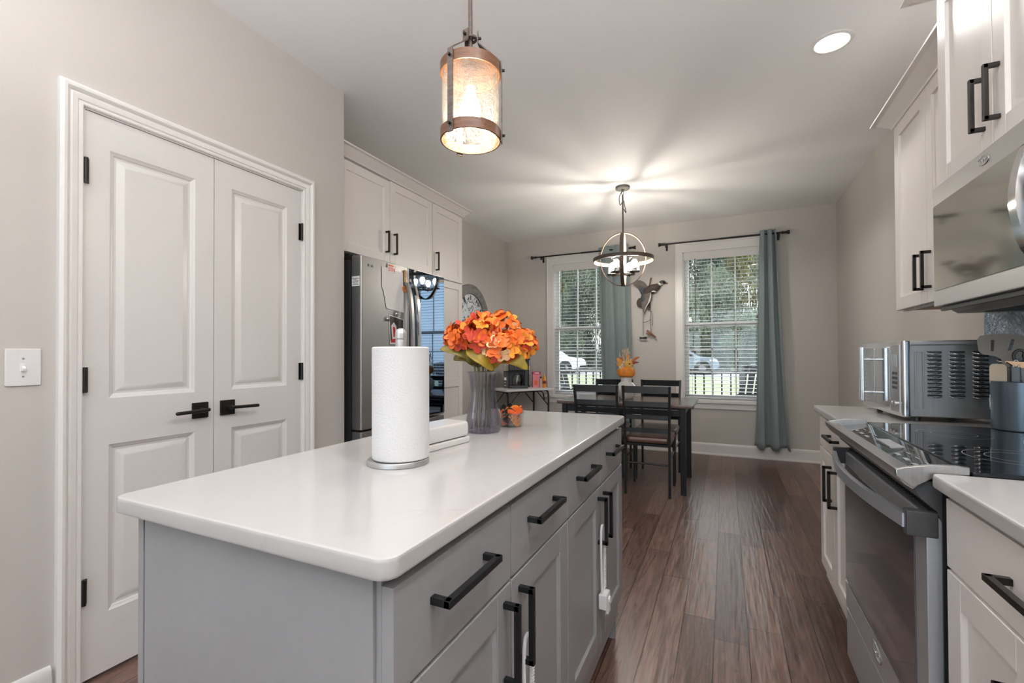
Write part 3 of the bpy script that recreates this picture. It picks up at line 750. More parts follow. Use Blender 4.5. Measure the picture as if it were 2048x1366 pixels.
b = B(); b.rbox((fx, 2.506, 1.660), (fx+.010, 2.528, 1.748), .009, 'x', 4, .002); b.cyl((fx+.009, 2.517, 1.735), (fx+.012, 2.517, 1.735), .004, n=8)
solo('wooden_magnet', b, wood_m, 'tall golden wooden magnet beside the paper on the refrigerator', 'magnet')
b = B(); b.lathe([(.010, 0), (.024, .001), (.026, .006), (.016, .009), (.015, .006), (.009, .006), (.006, .010), (0, .010)], (fx+.001, 2.512, 1.618), 18, 'x', cap=False)
solo('round_magnet', b, principled('burnt orange ornament', (.52, .19, .06), .45), 'round burnt orange ornament magnet at the edge of the paper', 'magnet')
t = thing('photo_card', 'photo card with red and white figure on the refrigerator door', 'photo', (fx, 2.43, 1.24))
part('card', B().prism([(fx, 2.353, 1.432), (fx, 2.503, 1.410), (fx, 2.498, 1.236), (fx, 2.364, 1.240)], (.001, 0, 0)), wht_m, t)
part('picture', B().prism([(fx+.001, 2.360, 1.424), (fx+.001, 2.497, 1.405), (fx+.001, 2.494, 1.31), (fx+.001, 2.368, 1.258)], (.0006, 0, 0)), principled('dark photo', (.035, .025, .022), .4), t)
b = B(); b.prism([(fx+.0016, 2.375, 1.36), (fx+.0016, 2.40, 1.385), (fx+.0016, 2.425, 1.36), (fx+.0016, 2.44, 1.28), (fx+.0016, 2.42, 1.262), (fx+.0016, 2.385, 1.27)], (.0005, 0, 0)); part('white_figure', b, wht_m, t)
b = B(); b.prism([(fx+.0022, 2.39, 1.355), (fx+.0022, 2.412, 1.35), (fx+.0022, 2.418, 1.29), (fx+.0022, 2.396, 1.285)], (.0005, 0, 0)); b.prism([(fx+.0022, 2.37, 1.25), (fx+.0022, 2.375, 1.272), (fx+.0022, 2.44, 1.276), (fx+.0022, 2.455, 1.25)], (.0005, 0, 0)); part('red_print', b, principled('red print', (.55, .02, .02), .5), t)
for (y, z, lb) in ((2.338, 1.402, 'small silver clip magnet at the left edge of the photo card'), (2.425, 1.440, 'small silver clip magnet on top of the photo card')):
    b = B(); b.lathe([(.012, 0), (.013, .004), (.009, .010), (.004, .012)], (fx+.0025, y, z), 14, 'x'); b.tube([(fx+.008, y-.016, z-.012), (fx+.010, y, z+.010), (fx+.008, y+.016, z-.012)], .0022, 6)
    solo('clip_magnet', b, chrome_m, lb, 'magnet')

# ================================================================== RANGE
RY0, RY1 = 1.252, 2.010
rsteel_m = add_noise(principled('range steel with reflected blue', (.53, .565, .61), .36, .72), 6, .04, .02, (1, 40, 220), .05)  # steel is neutral; the blue of its reflections is put into the colour
t = thing('range', 'stainless slide-in electric range with a black glass cooktop', 'stove', (.70, 1.63, 0))
b = B(); b.box((.41, RY0+.003, .02), (XR-.03, RY1-.003, .905)); part('body', b, plast_m, t)
b = B(); b.rbox((.455, RY0-.004, .908), (XR-.012, RY1+.004, .921), .006, 'z', 3, .002); ct = part('cooktop', b, bglass_m, t)
ringm = principled('grey burner print', (.30, .30, .31), .3)
for (x, y, r) in ((.62, 1.46, .10), (.62, 1.81, .085), (.88, 1.46, .075), (.88, 1.82, .10)):
    for rr in (r, r*.62):
        q = B(); n = 48
        for i in range(n):
            a0, a1 = 2*math.pi*i/n, 2*math.pi*(i+1)/n
            q.face([(x+rr*math.cos(a0), y+rr*math.sin(a0), .9213), (x+rr*math.cos(a1), y+rr*math.sin(a1), .9213), (x+(rr-.0016)*math.cos(a1), y+(rr-.0016)*math.sin(a1), .9213), (x+(rr-.0016)*math.cos(a0), y+(rr-.0016)*math.sin(a0), .9213)])
        part('burner_ring', q, ringm, ct)
# sloping control panel with rolled steel front trim
b = B(); b.prism([(.372, RY0+.006, .903), (.456, RY0+.006, .917), (.456, RY0+.006, .895), (.372, RY0+.006, .885)], (0, RY1-RY0-.012, 0)); cp = part('control_panel', b, bglass_m, t)
q = B()
for k, yy in enumerate((1.34, 1.40, 1.46, 1.74, 1.80, 1.86)):
    q.box((.39, yy, .9068), (.400, yy+.022, .9092)); q.box((.415, yy, .911), (.418, yy+.022, .9131))
q.box((.400, 1.55, .9087), (.432, 1.68, .9137)); part('control_marks', q, ringm, cp)
prof = [(.330, .9155), (.336, .918), (.372, .910), (.374, .902), (.372, .886), (.36, .874), (.345, .884), (.334, .900)]
b = B(); b.prism([(x, RY0-.004, z) for x, z in prof], (0, RY1-RY0+.008, 0), .0015)
for yy in (RY0-.006, RY1-.006):
    b.prism([(.332, yy, .900), (.331, yy, .914), (.345, yy, .920), (.39, yy, .929), (.43, yy, .931), (.452, yy, .929), (.452, yy, .913), (.40, yy, .906), (.36, yy, .878)], (0, .014, 0), .002)
part('front_trim', b, steeld_m, t)
b = B(); b.prism([(.362, RY0+.004, .882), (.372, RY0+.004, .888), (.44, RY0+.004, .905), (.44, RY0+.004, .80), (.412, RY0+.004, .80), (.402, RY0+.004, .83), (.375, RY0+.004, .855)], (0, RY1-RY0-.008, 0)); part('front_panel', b, gplast_m, t)
DX = .385
b = B(); b.box((DX, RY0+.008, .262), (DX+.034, RY1-.008, .815), .003); dr = part('oven_door', b, rsteel_m, t)
b = B(); b.box((DX+.006, RY0+.012, .815), (DX+.034, RY1-.012, .828)); 
for i in range(30): b.box((DX+.008, RY0+.10+i*.0185, .828), (DX+.026, RY0+.110+i*.0185, .8305))
part('door_vent', b, plast_m, dr)
b = B(); b.rbox((DX-.0025, RY0+.072, .362), (DX+.001, RY1-.030, .770), .014, 'x', 5, .001); part('oven_window', b, principled('dark oven glass', (.17, .185, .21), .06, .75), dr)
b = B(); b.box((DX-.003, RY0+.06, .352), (DX+.001, RY1-.022, .358)); part('window_trim', b, chrome_m, dr)
b = B(); pts = [(DX-.012, RY0+.022, .800)]+[(DX-.032-.034*math.sin(math.pi*i/16), RY0+.022+(RY1-RY0-.044)*i/16, .800) for i in range(17)]+[(DX-.012, RY1-.022, .800)]
b.tube(pts, 0, flat=(.030, .013), upv=(0, 0, 1)); hd = part('handle', b, rsteel_m, dr)
for yy in (RY0+.004, RY1-.030):
    q = B(); q.box((DX-.034, yy, .772), (DX+.02, yy+.026, .826), .003); part('handle_bracket', q, gplast_m, dr)
def swoosh(b, c, s, ex):
    """small oval swoosh emblem on an x-facing panel"""
    x, y, z = c; pts = [(x, y+s*1.3*math.cos(a), z+s*.55*math.sin(a)+s*.12*math.cos(a)) for a in [R(20+300*i/20) for i in range(21)]]
    b.tube(pts, s*.07, 5)
    b.tube([(x, y+s*(-.95+1.9*i/12), z+s*.16*math.sin(i*1.7)) for i in range(13)], s*.06, 5)
q = B(); swoosh(q, (DX-.001, 1.63, .312), .035, -1); part('logo', q, chrome_m, dr)
b = B(); b.box((DX+.002, RY0+.008, .085), (DX+.034, RY1-.008, .254), .003); part('storage_drawer', b, rsteel_m, t)
b = B(); b.box((.45, RY0+.02, 0), (XR-.05, RY1-.02, .085)); part('toe_base', b, plast_m, t)

# ================================================================== MICROWAVE (over the range)
t = thing('microwave', 'stainless microwave mounted over the range', 'microwave', (.85, 1.628, 1.30))
part('body', B().box((MX+.012, 1.252, 1.318), (XR-.013, 2.002, 1.716)), steeld_m, t)
b = B(); b.rbox((.640, 1.364, 1.320), (.674, 2.004, 1.717), .004, 'x', 3, .004); md = part('door', b, steel_m, t)
b = B(); b.rbox((.637, 1.420, 1.372), (.642, 1.988, 1.655), .008, 'x', 4, .0008); part('door_window', b, principled('smoky mirror glass', (.46, .45, .42), .07, .85), md)
b = B(); b.tube(bez([(.640, 1.402, 1.650), (.608, 1.396, 1.615), (.588, 1.390, 1.51), (.608, 1.396, 1.405), (.640, 1.402, 1.37)], 8), 0, flat=(.030, .016), upv=(0, 1, 0)); part('handle', b, chrome_m, md)
q = B(); swoosh(q, (.6392, 1.662, 1.688), .022, -1); part('logo', q, chrome_m, md)
b = B(); b.box((.640, 1.252, 1.320), (.672, 1.361, 1.717), .003); cpn = part('control_panel', b, steel_m, t)
b = B(); b.box((.637, 1.264, 1.372), (.641, 1.350, 1.655), .001); part('keypad', b, bglass_m, cpn)
b = B(); b.prism([(.668, 1.258, 1.318), (.70, 1.258, 1.296), (XR-.02, 1.258, 1.296), (XR-.02, 1.258, 1.318)], (0, .738, 0)); vn = part('underside', b, steeld_m, t, label='dark vented underside with lamps')
b = B()
for i in range(9): b.box((.74, 1.30+i*.03, 1.2945), (.93, 1.318+i*.03, 1.2962)); b.box((.74, 1.68+i*.03, 1.2945), (.93, 1.698+i*.03, 1.2962))
part('vent_slots', b, plast_m, vn)
b = B(); b.box((.655, 1.262, 1.306), (.668, 1.994, 1.318)); part('grease_gap', b, plast_m, t)

# ================================================================== ON THE ISLAND
# paper towel
cx, cy, zt = -.697, .858, .914
t = thing('paper_towel_holder', 'brushed steel paper towel stand on the island', 'paper towel holder', (cx, cy, zt))
b = B(); b.lathe([(.069, 0), (.071, .001), (.071, .009), (.069, .012), (.0, .012)], (cx, cy, zt), 48, cap=False); part('base', b, steel_m, t)
b = B(); b.lathe([(.010, .011), (.010, .285), (.0, .285)], (cx+.005, cy+.003, zt), 20, cap=False); part('post', b, steel_m, t)
b = B(); b.lathe([(.0125, .255), (.0125, .287), (.011, .289), (.0135, .291), (.0135, .301), (.0128, .306), (.0098, .3115), (.005, .3145), (0, .3152)], (cx+.005, cy+.003, zt), 24, cap=False); part('finial', b, steel_m, t)
b = B(); b.lathe([(.0215, .0135), (.063, .013), (.0655, .0155), (.0655, .268), (.063, .271), (.0215, .271), (.0215, .0135)], (cx+.005, cy+.003, zt), 64, cap=False)
solo('paper_towel_roll', b, towel_m, 'full white paper towel roll on the steel stand', 'paper towel', base=(cx+.005, cy+.003, zt+.013))
# butter dish
t = thing('butter_dish', 'long white ceramic butter dish behind the paper towel roll', 'butter dish', (-.735, 1.06, .914), R(-7))
b = B(); b.rbox((-.052, -.105, 0), (.052, .105, .017), .020, 'z', 6, .004); part('tray', b, cer_m, t, local=True)
b = B(); b.rbox((-.049, -.102, .0178), (.049, .102, .060), .020, 'z', 6, .009); part('lid', b, cer_m, t, local=True)
# vase
VX, VY = -.722, 1.318
Fr = lambda r_, d_, z_: Vector((VX+.906*r_-.424*d_, VY+.424*r_+.906*d_, z_))
b = B()
prof = [(.051, 0), (.055, .004), (.0565, .020), (.054, .045), (.047, .085), (.0415, .120), (.0405, .140), (.0425, .165), (.047, .187), (.0515, .197)]
inner = [(r-.0035, h) for r, h in prof[::-1]][:-1]+[(.044, .012), (0, .011)]
b.lathe(prof, (VX, VY, .9145), 128, cap=False, ribs=20, rib=.030); b.lathe(inner, (VX, VY, .9145), 128, cap=False, ribs=20, rib=.030)
b.lathe([(0, 0), (.051, 0)], (VX, VY, .9145), 128, cap=False, ribs=20, rib=.030)
vz = solo('flower_vase', b, vase_m, 'fluted smoky glass vase of orange flowers on the island', 'vase', base=(VX, VY, .914))
heads = [(-.066, -.005, 1.222, .052, 'leftmost orange hydrangea of the vase bouquet'), (-.006, -.045, 1.222, .054, 'front orange hydrangea in the middle of the vase bouquet'), (.062, .012, 1.252, .055, 'upper orange hydrangea right of centre in the vase bouquet'),
         (.112, -.010, 1.200, .055, 'rightmost orange hydrangea of the vase bouquet'), (-.005, .050, 1.262, .046, 'topmost hydrangea at the back of the vase bouquet'), (.060, -.060, 1.185, .050, 'lowest hydrangea above the right-hand leaf of the vase bouquet')]
def petal(b, o, d, side, nrm, L, W, cup):
    def P(u, v): return o+d*(u*L)+side*(v*W*.5)+nrm*(cup*L*(u*u-.35*u)+.10*L*v*v)
    r0 = [P(0, 0)]; r1 = [P(.45, -1), P(.42, 0), P(.45, 1)]; r3 = [P(.85, -.75), P(.92, 0), P(.85, .75)]; r4 = [P(1.0, -.25), P(1.0, .25)]
    V = lambda q: b.bm.verts.new(q)
    a = V(r0[0]); q = [V(p) for p in r1]; s = [V(p) for p in r3]; e_ = [V(p) for p in r4]
    for f in ((a, q[0], q[1]), (a, q[1], q[2]), (q[0], s[0], s[1], q[1]), (q[1], s[1], s[2], q[2]), (s[0], e_[0], s[1]), (s[1], e_[0], e_[1]), (s[1], e_[1], s[2])):
        b.bm.faces.new(f).material_index = b.mi
def hydrangea(r_, d_, z_, rad, label, pale):
    c = Fr(r_, d_, z_); t = thing('hydrangea', label, 'flower', Fr(r_*.12, d_*.12, 1.0), group='orange hydrangeas in the vase')
    s = B(); s.tube(bez([Fr(r_*.25-.010, d_*.25, .935), Fr(r_*.18, d_*.18, 1.09), Fr(r_*.5, d_*.5, 1.15), c]), .0026, 6); part('stem', s, stem_m, t)
    b = B(); n = 38; ga = math.pi*(3-math.sqrt(5))
    for i in range(n):
        zz = 1-1.65*(i+.5)/n; rr = math.sqrt(max(0, 1-zz*zz)); th = i*ga
        nrm = Vector((rr*math.cos(th), rr*math.sin(th), zz)); nrm = (nrm+Vector((random.uniform(-.25, .25) for _ in range(3)))).normalized()
        o = c+Vector((nrm.x*rad, nrm.y*rad, nrm.z*rad*.82))
        a = nrm.orthogonal().normalized(); bb = nrm.cross(a); rot = random.random()*6.28
        b.mi = random.choices([0, 1, 2, 3], [4, 5, 3, pale])[0]
        for k in range(4):
            an = rot+k*math.pi/2+random.uniform(-.15, .15); d = a*math.cos(an)+bb*math.sin(an)
            petal(b, o, (d+nrm*.25).normalized(), nrm.cross(d), nrm, random.uniform(.021, .029), random.uniform(.019, .027), random.uniform(-.25, .5))
    part('flower_head', b, orange_m, t, angle=80)
    return t
hyd = [hydrangea(*h, pale=(2.2 if i in (4, 5) else .6)) for i, h in enumerate(heads)]
def leaf(parent, pts, W, mat):
    """broad leaf along a centre line, folded slightly at the midrib"""
    c = bez(pts, 5); N = len(c); b = B(); rows = []
    for i, p in enumerate(c):
        u = i/(N-1); wd = W*max(.02, math.sin(math.pi*min(1, u*.96+.03))**.8*(1-.25*u)); d = (c[min(i+1, N-1)]-c[max(i-1, 0)]).normalized()
        sd = d.cross(Vector((.424, -.906, .55))).normalized(); nr = sd.cross(d)
        rows.append([b.bm.verts.new(p+sd*(wd*s)+nr*(.22*wd*abs(s)+.0015*math.sin(9*u+4*s))) for s in (-1, -.5, 0, .5, 1)])
    for A, C in zip(rows, rows[1:]):
        for j in range(4): b.bm.faces.new((A[j], A[j+1], C[j+1], C[j]))
    o = part('leaf', b, mat, parent, angle=80); sd = o.modifiers.new('thickness', 'SOLIDIFY'); sd.thickness = .0006
leaf(hyd[0], [Fr(-.012, -.01, 1.140), Fr(-.045, -.03, 1.172), Fr(-.085, -.04, 1.184), Fr(-.134, -.045, 1.184)], .032, leaf_m[0])
leaf(hyd[0], [Fr(-.02, .0, 1.135), Fr(-.05, .0, 1.160), Fr(-.078, .01, 1.160), Fr(-.10, .02, 1.150)], .026, leaf_m[0])
leaf(hyd[1], [Fr(-.048, -.06, 1.182), Fr(-.02, -.078, 1.166), Fr(.014, -.078, 1.142), Fr(.036, -.065, 1.115)], .024, leaf_m[1])
leaf(hyd[1], [Fr(-.03, -.02, 1.135), Fr(-.035, -.05, 1.165), Fr(-.02, -.07, 1.180)], .022, leaf_m[0])
leaf(hyd[3], [Fr(.025, -.02, 1.125), Fr(.06, -.05, 1.158), Fr(.105, -.065, 1.152), Fr(.145, -.06, 1.118)], .034, leaf_m[1])
leaf(hyd[5], [Fr(.0, .01, 1.125), Fr(.03, .03, 1.155), Fr(.055, .04, 1.18)], .03, leaf_m[0])
leaf(hyd[4], [Fr(-.01, .02, 1.125), Fr(-.045, .05, 1.16), Fr(-.07, .06, 1.18)], .03, leaf_m[0])
st_ = B()
for k in range(9):
    a = R(40*k+10); st_.tube(bez([Fr(.022*math.cos(a), .022*math.sin(a), .93), Fr(.026*math.cos(a), .026*math.sin(a), 1.10), Fr(.05*math.cos(a), .04*math.sin(a), 1.19)], 5), .0017, 5)
part('side_stems', st_, stem_m, hyd[1])
# small glass bowl with an orange and black fabric tangle
QX, QY = -.690, 1.462
b = B(); b.lathe([(0, 0), (.040, 0), (.043, .003), (.0455, .025), (.0475, .046), (.0485, .047), (.047, .0485), (.0445, .046), (.0425, .026), (.040, .006), (0, .0045)], (QX, QY, .9145), 48, cap=False)
solo('glass_bowl', b, bowl_m, 'small clear glass bowl beside the vase', 'bowl', base=(QX, QY, .914))
t = thing('ribbon_pumpkin', 'orange and black ribbon pumpkin heaped in the small glass bowl', 'decoration', (QX, QY, .92))
ro = [principled('orange ribbon', (.80, .12, .012), .6), principled('black ribbon', (.018, .014, .013), .6), principled('amber ribbon', (.82, .25, .02), .6)]
random.seed(34)
for nm, mi, cnt in (('orange_ribbon', 0, 12), ('black_ribbon', 1, 9), ('amber_ribbon', 2, 5)):
    b = B()
    for i in range(cnt):
        a = random.random()*6.28; zz = .9225+random.random()*.058; rr = .034 if zz < .962 else .041*(1-(zz-.962)*9); q = []
        for k in range(6):
            a2 = a+k*.36; q.append((QX+rr*math.cos(a2), QY+rr*math.sin(a2), zz+.007*math.sin(k*1.9+i)))
        b.tube(bez(q, 4), 0, flat=(.013, .0045), upv=(0, 0, 1))
    part(nm, b, ro[mi], t, angle=50)
b = B(); b.sphere((QX, QY, .948), .024, 1.2, 1.2, .85); part('core', b, principled('taupe filling', (.13, .095, .07), .7), t)
b = B(); b.tube(bez([(QX-.004, QY, .972), (QX-.006, QY, .988), (QX+.002, QY-.004, .995), (QX+.003, QY, .988)], 5), .0025, 6); b.tube(bez([(QX-.004, QY, .982), (QX-.012, QY+.004, .986), (QX-.014, QY, .993)], 4), .0015, 5); part('stem', b, ro[1], t)

# ================================================================== ON THE RIGHT COUNTER
t = thing('toaster_oven', 'stainless toaster oven with louvred side on the far counter', 'toaster oven', (.592, 2.130, .914), R(2))
L_ = True
b = B(); b.box((.012, .004, .018), (.345, .466, .292), .006); part('body', b, steeld_m, t, L_)
b = B(); b.rbox((-.004, -.002, .015), (.032, .470, .297), .012, 'y', 4, .001) if False else b.rbox((-.004, -.002, .015), (.022, .470, .297), .010, 'z', 5, .004); part('front_frame', b, chrome_m, t, L_)
b = B(); b.rbox((.022, .0005, .278), (.345, .470, .297), .006, 'x', 3, .001); part('top_panel', b, steel_m, t, L_)
for (ya, yb) in ((.285, .452), (.112, .280)):
    b = B(); b.rbox((-.008, ya, .040), (-.003, yb, .272), .006, 'x', 3, .001); dd = part('door', b, principled('tinted mirror glass', (.50, .53, .56), .06, .9), t, L_)
    if ya > .2:
        h = B(); h.rbox((-.056, .290, .048), (-.042, .312, .278), .003, 'z', 3, .002)
        for z in (.085, .225): h.cyl((-.044, .301, z), (-.006, .301, z), .0065, n=12)
        part('handle', h, chrome_m, dd, L_)
b = B(); b.box((-.007, .018, .030), (-.003, .104, .282), .001); cpn = part('control_panel', b, steeld_m, t, L_)
b = B(); b.box((-.009, .036, .200), (-.0065, .086, .246), .001); part('screen', b, principled('pale display', (.42, .46, .50), .15), cpn, L_)
for k in range(8):
    b = B(); b.box((-.0085, .040+.026*(k % 2), .170-.018*(k//2)), (-.0068, .058+.026*(k % 2), .180-.018*(k//2))); part('button', b, gplast_m, cpn, L_)
for k in range(2): part('knob', B().cyl((-.006, .045+.033*k, .062), (-.016, .045+.033*k, .062), .010, n=16), chrome_m, cpn, L_)
for k in range(4):
    b = B(); x = .090+k*.064
    for i in range(12):
        z = .252-.0142*i
        pts = [(x-.022+.044*q/8, .004-.010*math.sin(math.pi*q/8)**.5, z-.005*math.sin(math.pi*q/8)) for q in range(9)]
        b.tube(pts, .0021, 6)
        pass
    lc = part('louvre_column', b, chrome_m, t, L_)
    b = B()
    for i in range(12): b.box((x-.0205, .0026, .252-.0142*i-.0005), (x+.0205, .0038, .252-.0142*i+.0052))
    part('slits', b, plast_m, lc, L_)
b = B(); b.tube([(.036, .003, .255), (.036, .003, .050), (.058, .003, .050), (.058, .003, .255)], .0035, 6, closed=True); b.box((.038, .0030, .05), (.056, .0040, .255)); part('side_recess', b, steeld_m, t, L_)
for (x, y) in ((.05, .04), (.30, .04), (.05, .43), (.30, .43)): part('foot', B().cyl((x, y, .0005), (x, y, .018), .011, n=12), plast_m, t, L_)

# utensil crock on the back corner of the cooktop
KX, KY, KZ = .842, 1.985, .9218
t = thing('utensil_crock', 'blue grey metal crock of cooking utensils on the cooktop', 'crock', (KX, KY, KZ))
ckm = add_noise(principled('blue grey metal', (.13, .17, .21), .28, .75), 5, .1, 0, (30, 30, 1))
b = B(); b.lathe([(0, 0), (.064, 0), (.066, .003), (.0665, .150), (.0675, .1525), (.0655, .1535), (.0635, .150), (.063, .006), (0, .006)], (KX, KY, KZ), 48, cap=False); part('body', b, ckm, t)
b = B()
def onc(a, z, dr=.0006): return Vector((KX+(.0665+dr)*math.cos(a), KY+(.0665+dr)*math.sin(a), KZ+z))
A0 = R(162)
for (a0, a1, z) in ((0, 16, .062), (1, 7, .10), (0, 6, .074)):
    b.tube([onc(A0+R(a0+(a1-a0)*k/5), z) for k in range(6)], .0011, 5)
for a0 in (2, 5): b.tube([onc(A0+R(a0+1.5*math.sin(k)), .066+.04*k/8) for k in range(9)], .0009, 5)
part('white_marks', b, wht_m, t)
taupe = principled('taupe nylon', (.25, .225, .195), .45)
KR = R(-23)
def ut(name, label, cat, r_, d_, rz=0.0, zb=.012):
    return thing(name, label, cat, (KX+.92*r_+.39*d_, KY-.39*r_+.92*d_, KZ+zb), KR+rz, group=None)
def slotted_turner(t, lean, tilt):
    """head outline in the plane facing the viewer with three slots"""
    h = B(); W = [(x*1.12, .175+(z-.175)*1.05+.024) for x, z in [(-.010, .151), (.010, .175), (.013, .185), (.026, .192), (.060, .203), (.070, .212), (.066, .232), (.058, .243), (.02, .262), (-.03, .266), (-.056, .262), (-.062, .248), (-.060, .215), (-.052, .203), (-.026, .196), (-.014, .188)]]
    tb = bmesh.new(); vs_ = [tb.verts.new((x, 0, z)) for x, z in W]
    loops = [vs_]
    for k, xs_ in enumerate((-.030, .0, .030)):
        sl = [(xs_-.003+.006*k*.5, .212), (xs_+.004+.006*k*.5, .214), (xs_+.010+.009*k*.5, .246), (xs_+.004+.009*k*.5, .249)]
        if k == 0: sl = [(-.034, .212), (-.028, .212), (-.026, .247), (-.033, .248)]
        loops.append([tb.verts.new((x*1.12, 0, .175+(z-.175)*1.05+.024)) for x, z in sl])
    eds = []
    for lp in loops:
        for i in range(len(lp)): eds.append(tb.edges.new((lp[i], lp[(i+1) % len(lp)])))
    bmesh.ops.triangle_fill(tb, edges=eds, use_beauty=True)
    r = bmesh.ops.extrude_face_region(tb, geom=tb.faces[:]); bmesh.ops.translate(tb, verts=[v for v in r['geom'] if isinstance(v, bmesh.types.BMVert)], vec=(0, .004, 0))
    mt = Matrix.Rotation(lean, 4, 'Y') @ Matrix.Rotation(tilt, 4, 'X'); h.merge(tb, mt); part('blade', h, taupe, t, True)
    s = B(); s.tube([mt @ Vector((0, .002, z)) for z in (.0, .05, .12, .182)], [.006, .0065, .008, .009], 10); part('shaft', s, taupe, t, True)
t = ut('slotted_turner', 'taupe slotted turner with its head left of the crock rim', 'spatula', -.022, .020); slotted_turner(t, R(-1), R(-4))
t = ut('slotted_turner', 'taupe slotted turner at the right of the crock', 'spatula', .036, .022, R(-20)); slotted_turner(t, R(12), R(-3))
t = ut('scraper', 'cream silicone scraper standing in the crock beside the slotted turner', 'spatula', -.047, -.012)
b = B(); b.rbox((-.020, -.004, .125), (.020, .004, .196), .013, 'y', 5, .0025); part('blade', b, principled('cream silicone', (.62, .52, .38), .5), t, True)
b = B(); b.tube([(0, 0, .0), (0, 0, .13)], .0055, 10); part('shaft', b, wood_m, t, True)
t = ut('slotted_server', 'flat metal server with copper coloured slats lying over the crock', 'server', .02, -.030, R(6))
b = B()
for i in range(7): b.tube([(-.052+.004*i, -.020+.008*i, .204-.003*i), (.060, -.026+.009*i, .196-.003*i)], 0, flat=(.0026, .004), upv=(0, 0, 1))
b.tube([(-.052, -.022, .2025), (-.026, .030, .186)], .0022, 6); b.tube([(.060, -.028, .195), (.062, .030, .178)], .0022, 6); part('slats', b, principled('copper slat', (.42, .24, .14), .3, .9), t, True)
b = B(); b.tube(bez([(.062, 0, .185), (.045, .01, .15), (.025, .008, .08), (.015, .004, .001)], 5), .0038, 8); part('handle', b, steel_m, t, True)
t = ut('kitchen_tongs', 'grey handled kitchen tongs in the crock', 'tongs', -.008, -.030)
b = B(); b.rbox((-.010, -.005, .06), (.010, .005, .186), .004, 'z', 3, .002); part('grip', b, principled('grey blue grip', (.16, .19, .22), .4), t, True)
b = B(); b.tube([(0, 0, .001), (0, 0, .06)], .004, 8); b.tube(bez([(-.005, 0, .186), (-.006, 0, .20), (0, 0, .208), (.006, 0, .20), (.005, 0, .186)], 4), .0018, 6); part('metal_arm', b, steel_m, t, True)
t = ut('ladle', 'black handled ladle in the crock', 'ladle', .020, -.028)
b = B(); b.tube(bez([(0, 0, .001), (.002, 0, .10), (.004, 0, .175), (.008, 0, .205), (.018, 0, .212)], 5), .0085, 10); part('handle', b, plast_m, t, True)
t = ut('kitchen_scissors', 'steel kitchen scissors half hidden in the crock', 'scissors', .012, .030, R(10))
b = B(); b.tube([(0, 0, .001), (.01, 0, .20)], 0, flat=(.014, .003), upv=(1, 0, 0)); b.tube([(.006, 0, .001), (-.004, 0, .20)], 0, flat=(.014, .003), upv=(1, 0, 0)); part('blades', b, steel_m, t, True)
b = B(); b.tube([(.012+.016*math.cos(a), 0, .222+.022*math.sin(a)) for a in [R(30*k) for k in range(12)]], .004, 6, closed=True); b.tube([(-.012+.014*math.cos(a), 0, .220+.020*math.sin(a)) for a in [R(30*k) for k in range(12)]], .004, 6, closed=True); part('handles', b, plast_m, t, True)
# pale wooden paddle lying on the cooktop at the frame edge
t = thing('wooden_paddle', 'pale wooden paddle lying on the cooktop beside the crock', 'spatula', (.78, 1.60, .9222), R(-38))
b = B(); b.prism([(-.095, .010, 0), (-.090, -.004, 0), (-.02, -.022, 0), (.05, -.026, 0), (.05, .026, 0), (-.02, .024, 0)], (0, 0, .012), .003); part('blade', b, weathered('pale beech', (.55, .40, .28), (.66, .52, .40), (3, 20, 3), .5), t, True)
b = B(); b.tube([(.045, 0, .0075), (.13, 0, .0075)], .0068, 8); part('handle', b, MATS['pale beech'], t, True)
# crumbs on the floor
random.seed(3); b = B()
for i in range(26):
    x, y = random.choice(((.33, 2.62), (.36, 2.56), (.40, 2.52), (.41, 2.54), (.35, 2.50))); b.sphere((x+random.gauss(0, .022), y+random.gauss(0, .02), .002), random.uniform(.0012, .0030), 1.4, 1, .7, 6)
solo('crumbs', b, principled('tan crumbs', (.25, .14, .08), .8), 'scatter of crumbs on the floor near the white base cabinet', 'crumbs', kind='stuff')

# ================================================================== LAMPS
def band(b, c, r, wdt, th, n=64, axis='z', ry=None, inner_mi=1):
    """flat ring band: wdt along axis; inner face gets its own material"""
    c = Vector(c); ry = ry or r; R_ = []
    for i in range(n):
        a = 2*math.pi*i/n; row = []
        for rr, w_ in ((0, -.5), (0, .5), (-th, .5), (-th, -.5)):
            u, v, q = (r+rr)*math.cos(a), (ry+rr)*math.sin(a), wdt*w_
            row.append(b.bm.verts.new(c+Vector({'z': (u, v, q), 'x': (q, u, v), 'y': (u, q, v)}[axis])))
        R_.append(row)
    for i in range(n):
        A, C = R_[i], R_[(i+1) % n]
        for j in range(4):
            f = b.bm.faces.new((A[j], A[(j+1) % 4], C[(j+1) % 4], C[j])); f.material_index = inner_mi if j == 2 else 0
PX, PY = -.688, 1.184
t = thing('pendant_lamp', 'lit seeded glass cylinder pendant hanging over the island', 'pendant lamp', (PX, PY, 2.74))
b = B(); b.lathe([(.062, 2.715), (.064, 2.718), (.064, 2.739), (0, 2.739)], (PX, PY, 0), 32, cap=False); b.lathe([(0, 2.712), (.05, 2.713), (.062, 2.715)], (PX, PY, 0), 32, cap=False); part('canopy', b, lampw_m, t)
part('rod', B().cyl((PX, PY, 2.034), (PX, PY, 2.714), .0062, n=12), lampw_m, t)
b = B(); b.tube([(PX+.017*math.cos(R(20*k)), PY+.017*math.sin(R(20*k)), 2.117) for k in range(18)], .0042, 8, closed=True); b.cyl((PX-.016, PY, 2.117), (PX+.016, PY, 2.117), .004, n=8); b.cyl((PX, PY-.016, 2.117), (PX, PY+.016, 2.117), .004, n=8); part('hub', b, lampw_m, t)
for z in (1.822, 2.018):
    b = B(); band(b, (PX, PY, z), .0905, .030, .004); part('band', b, [copper_m, lampin_m], t)
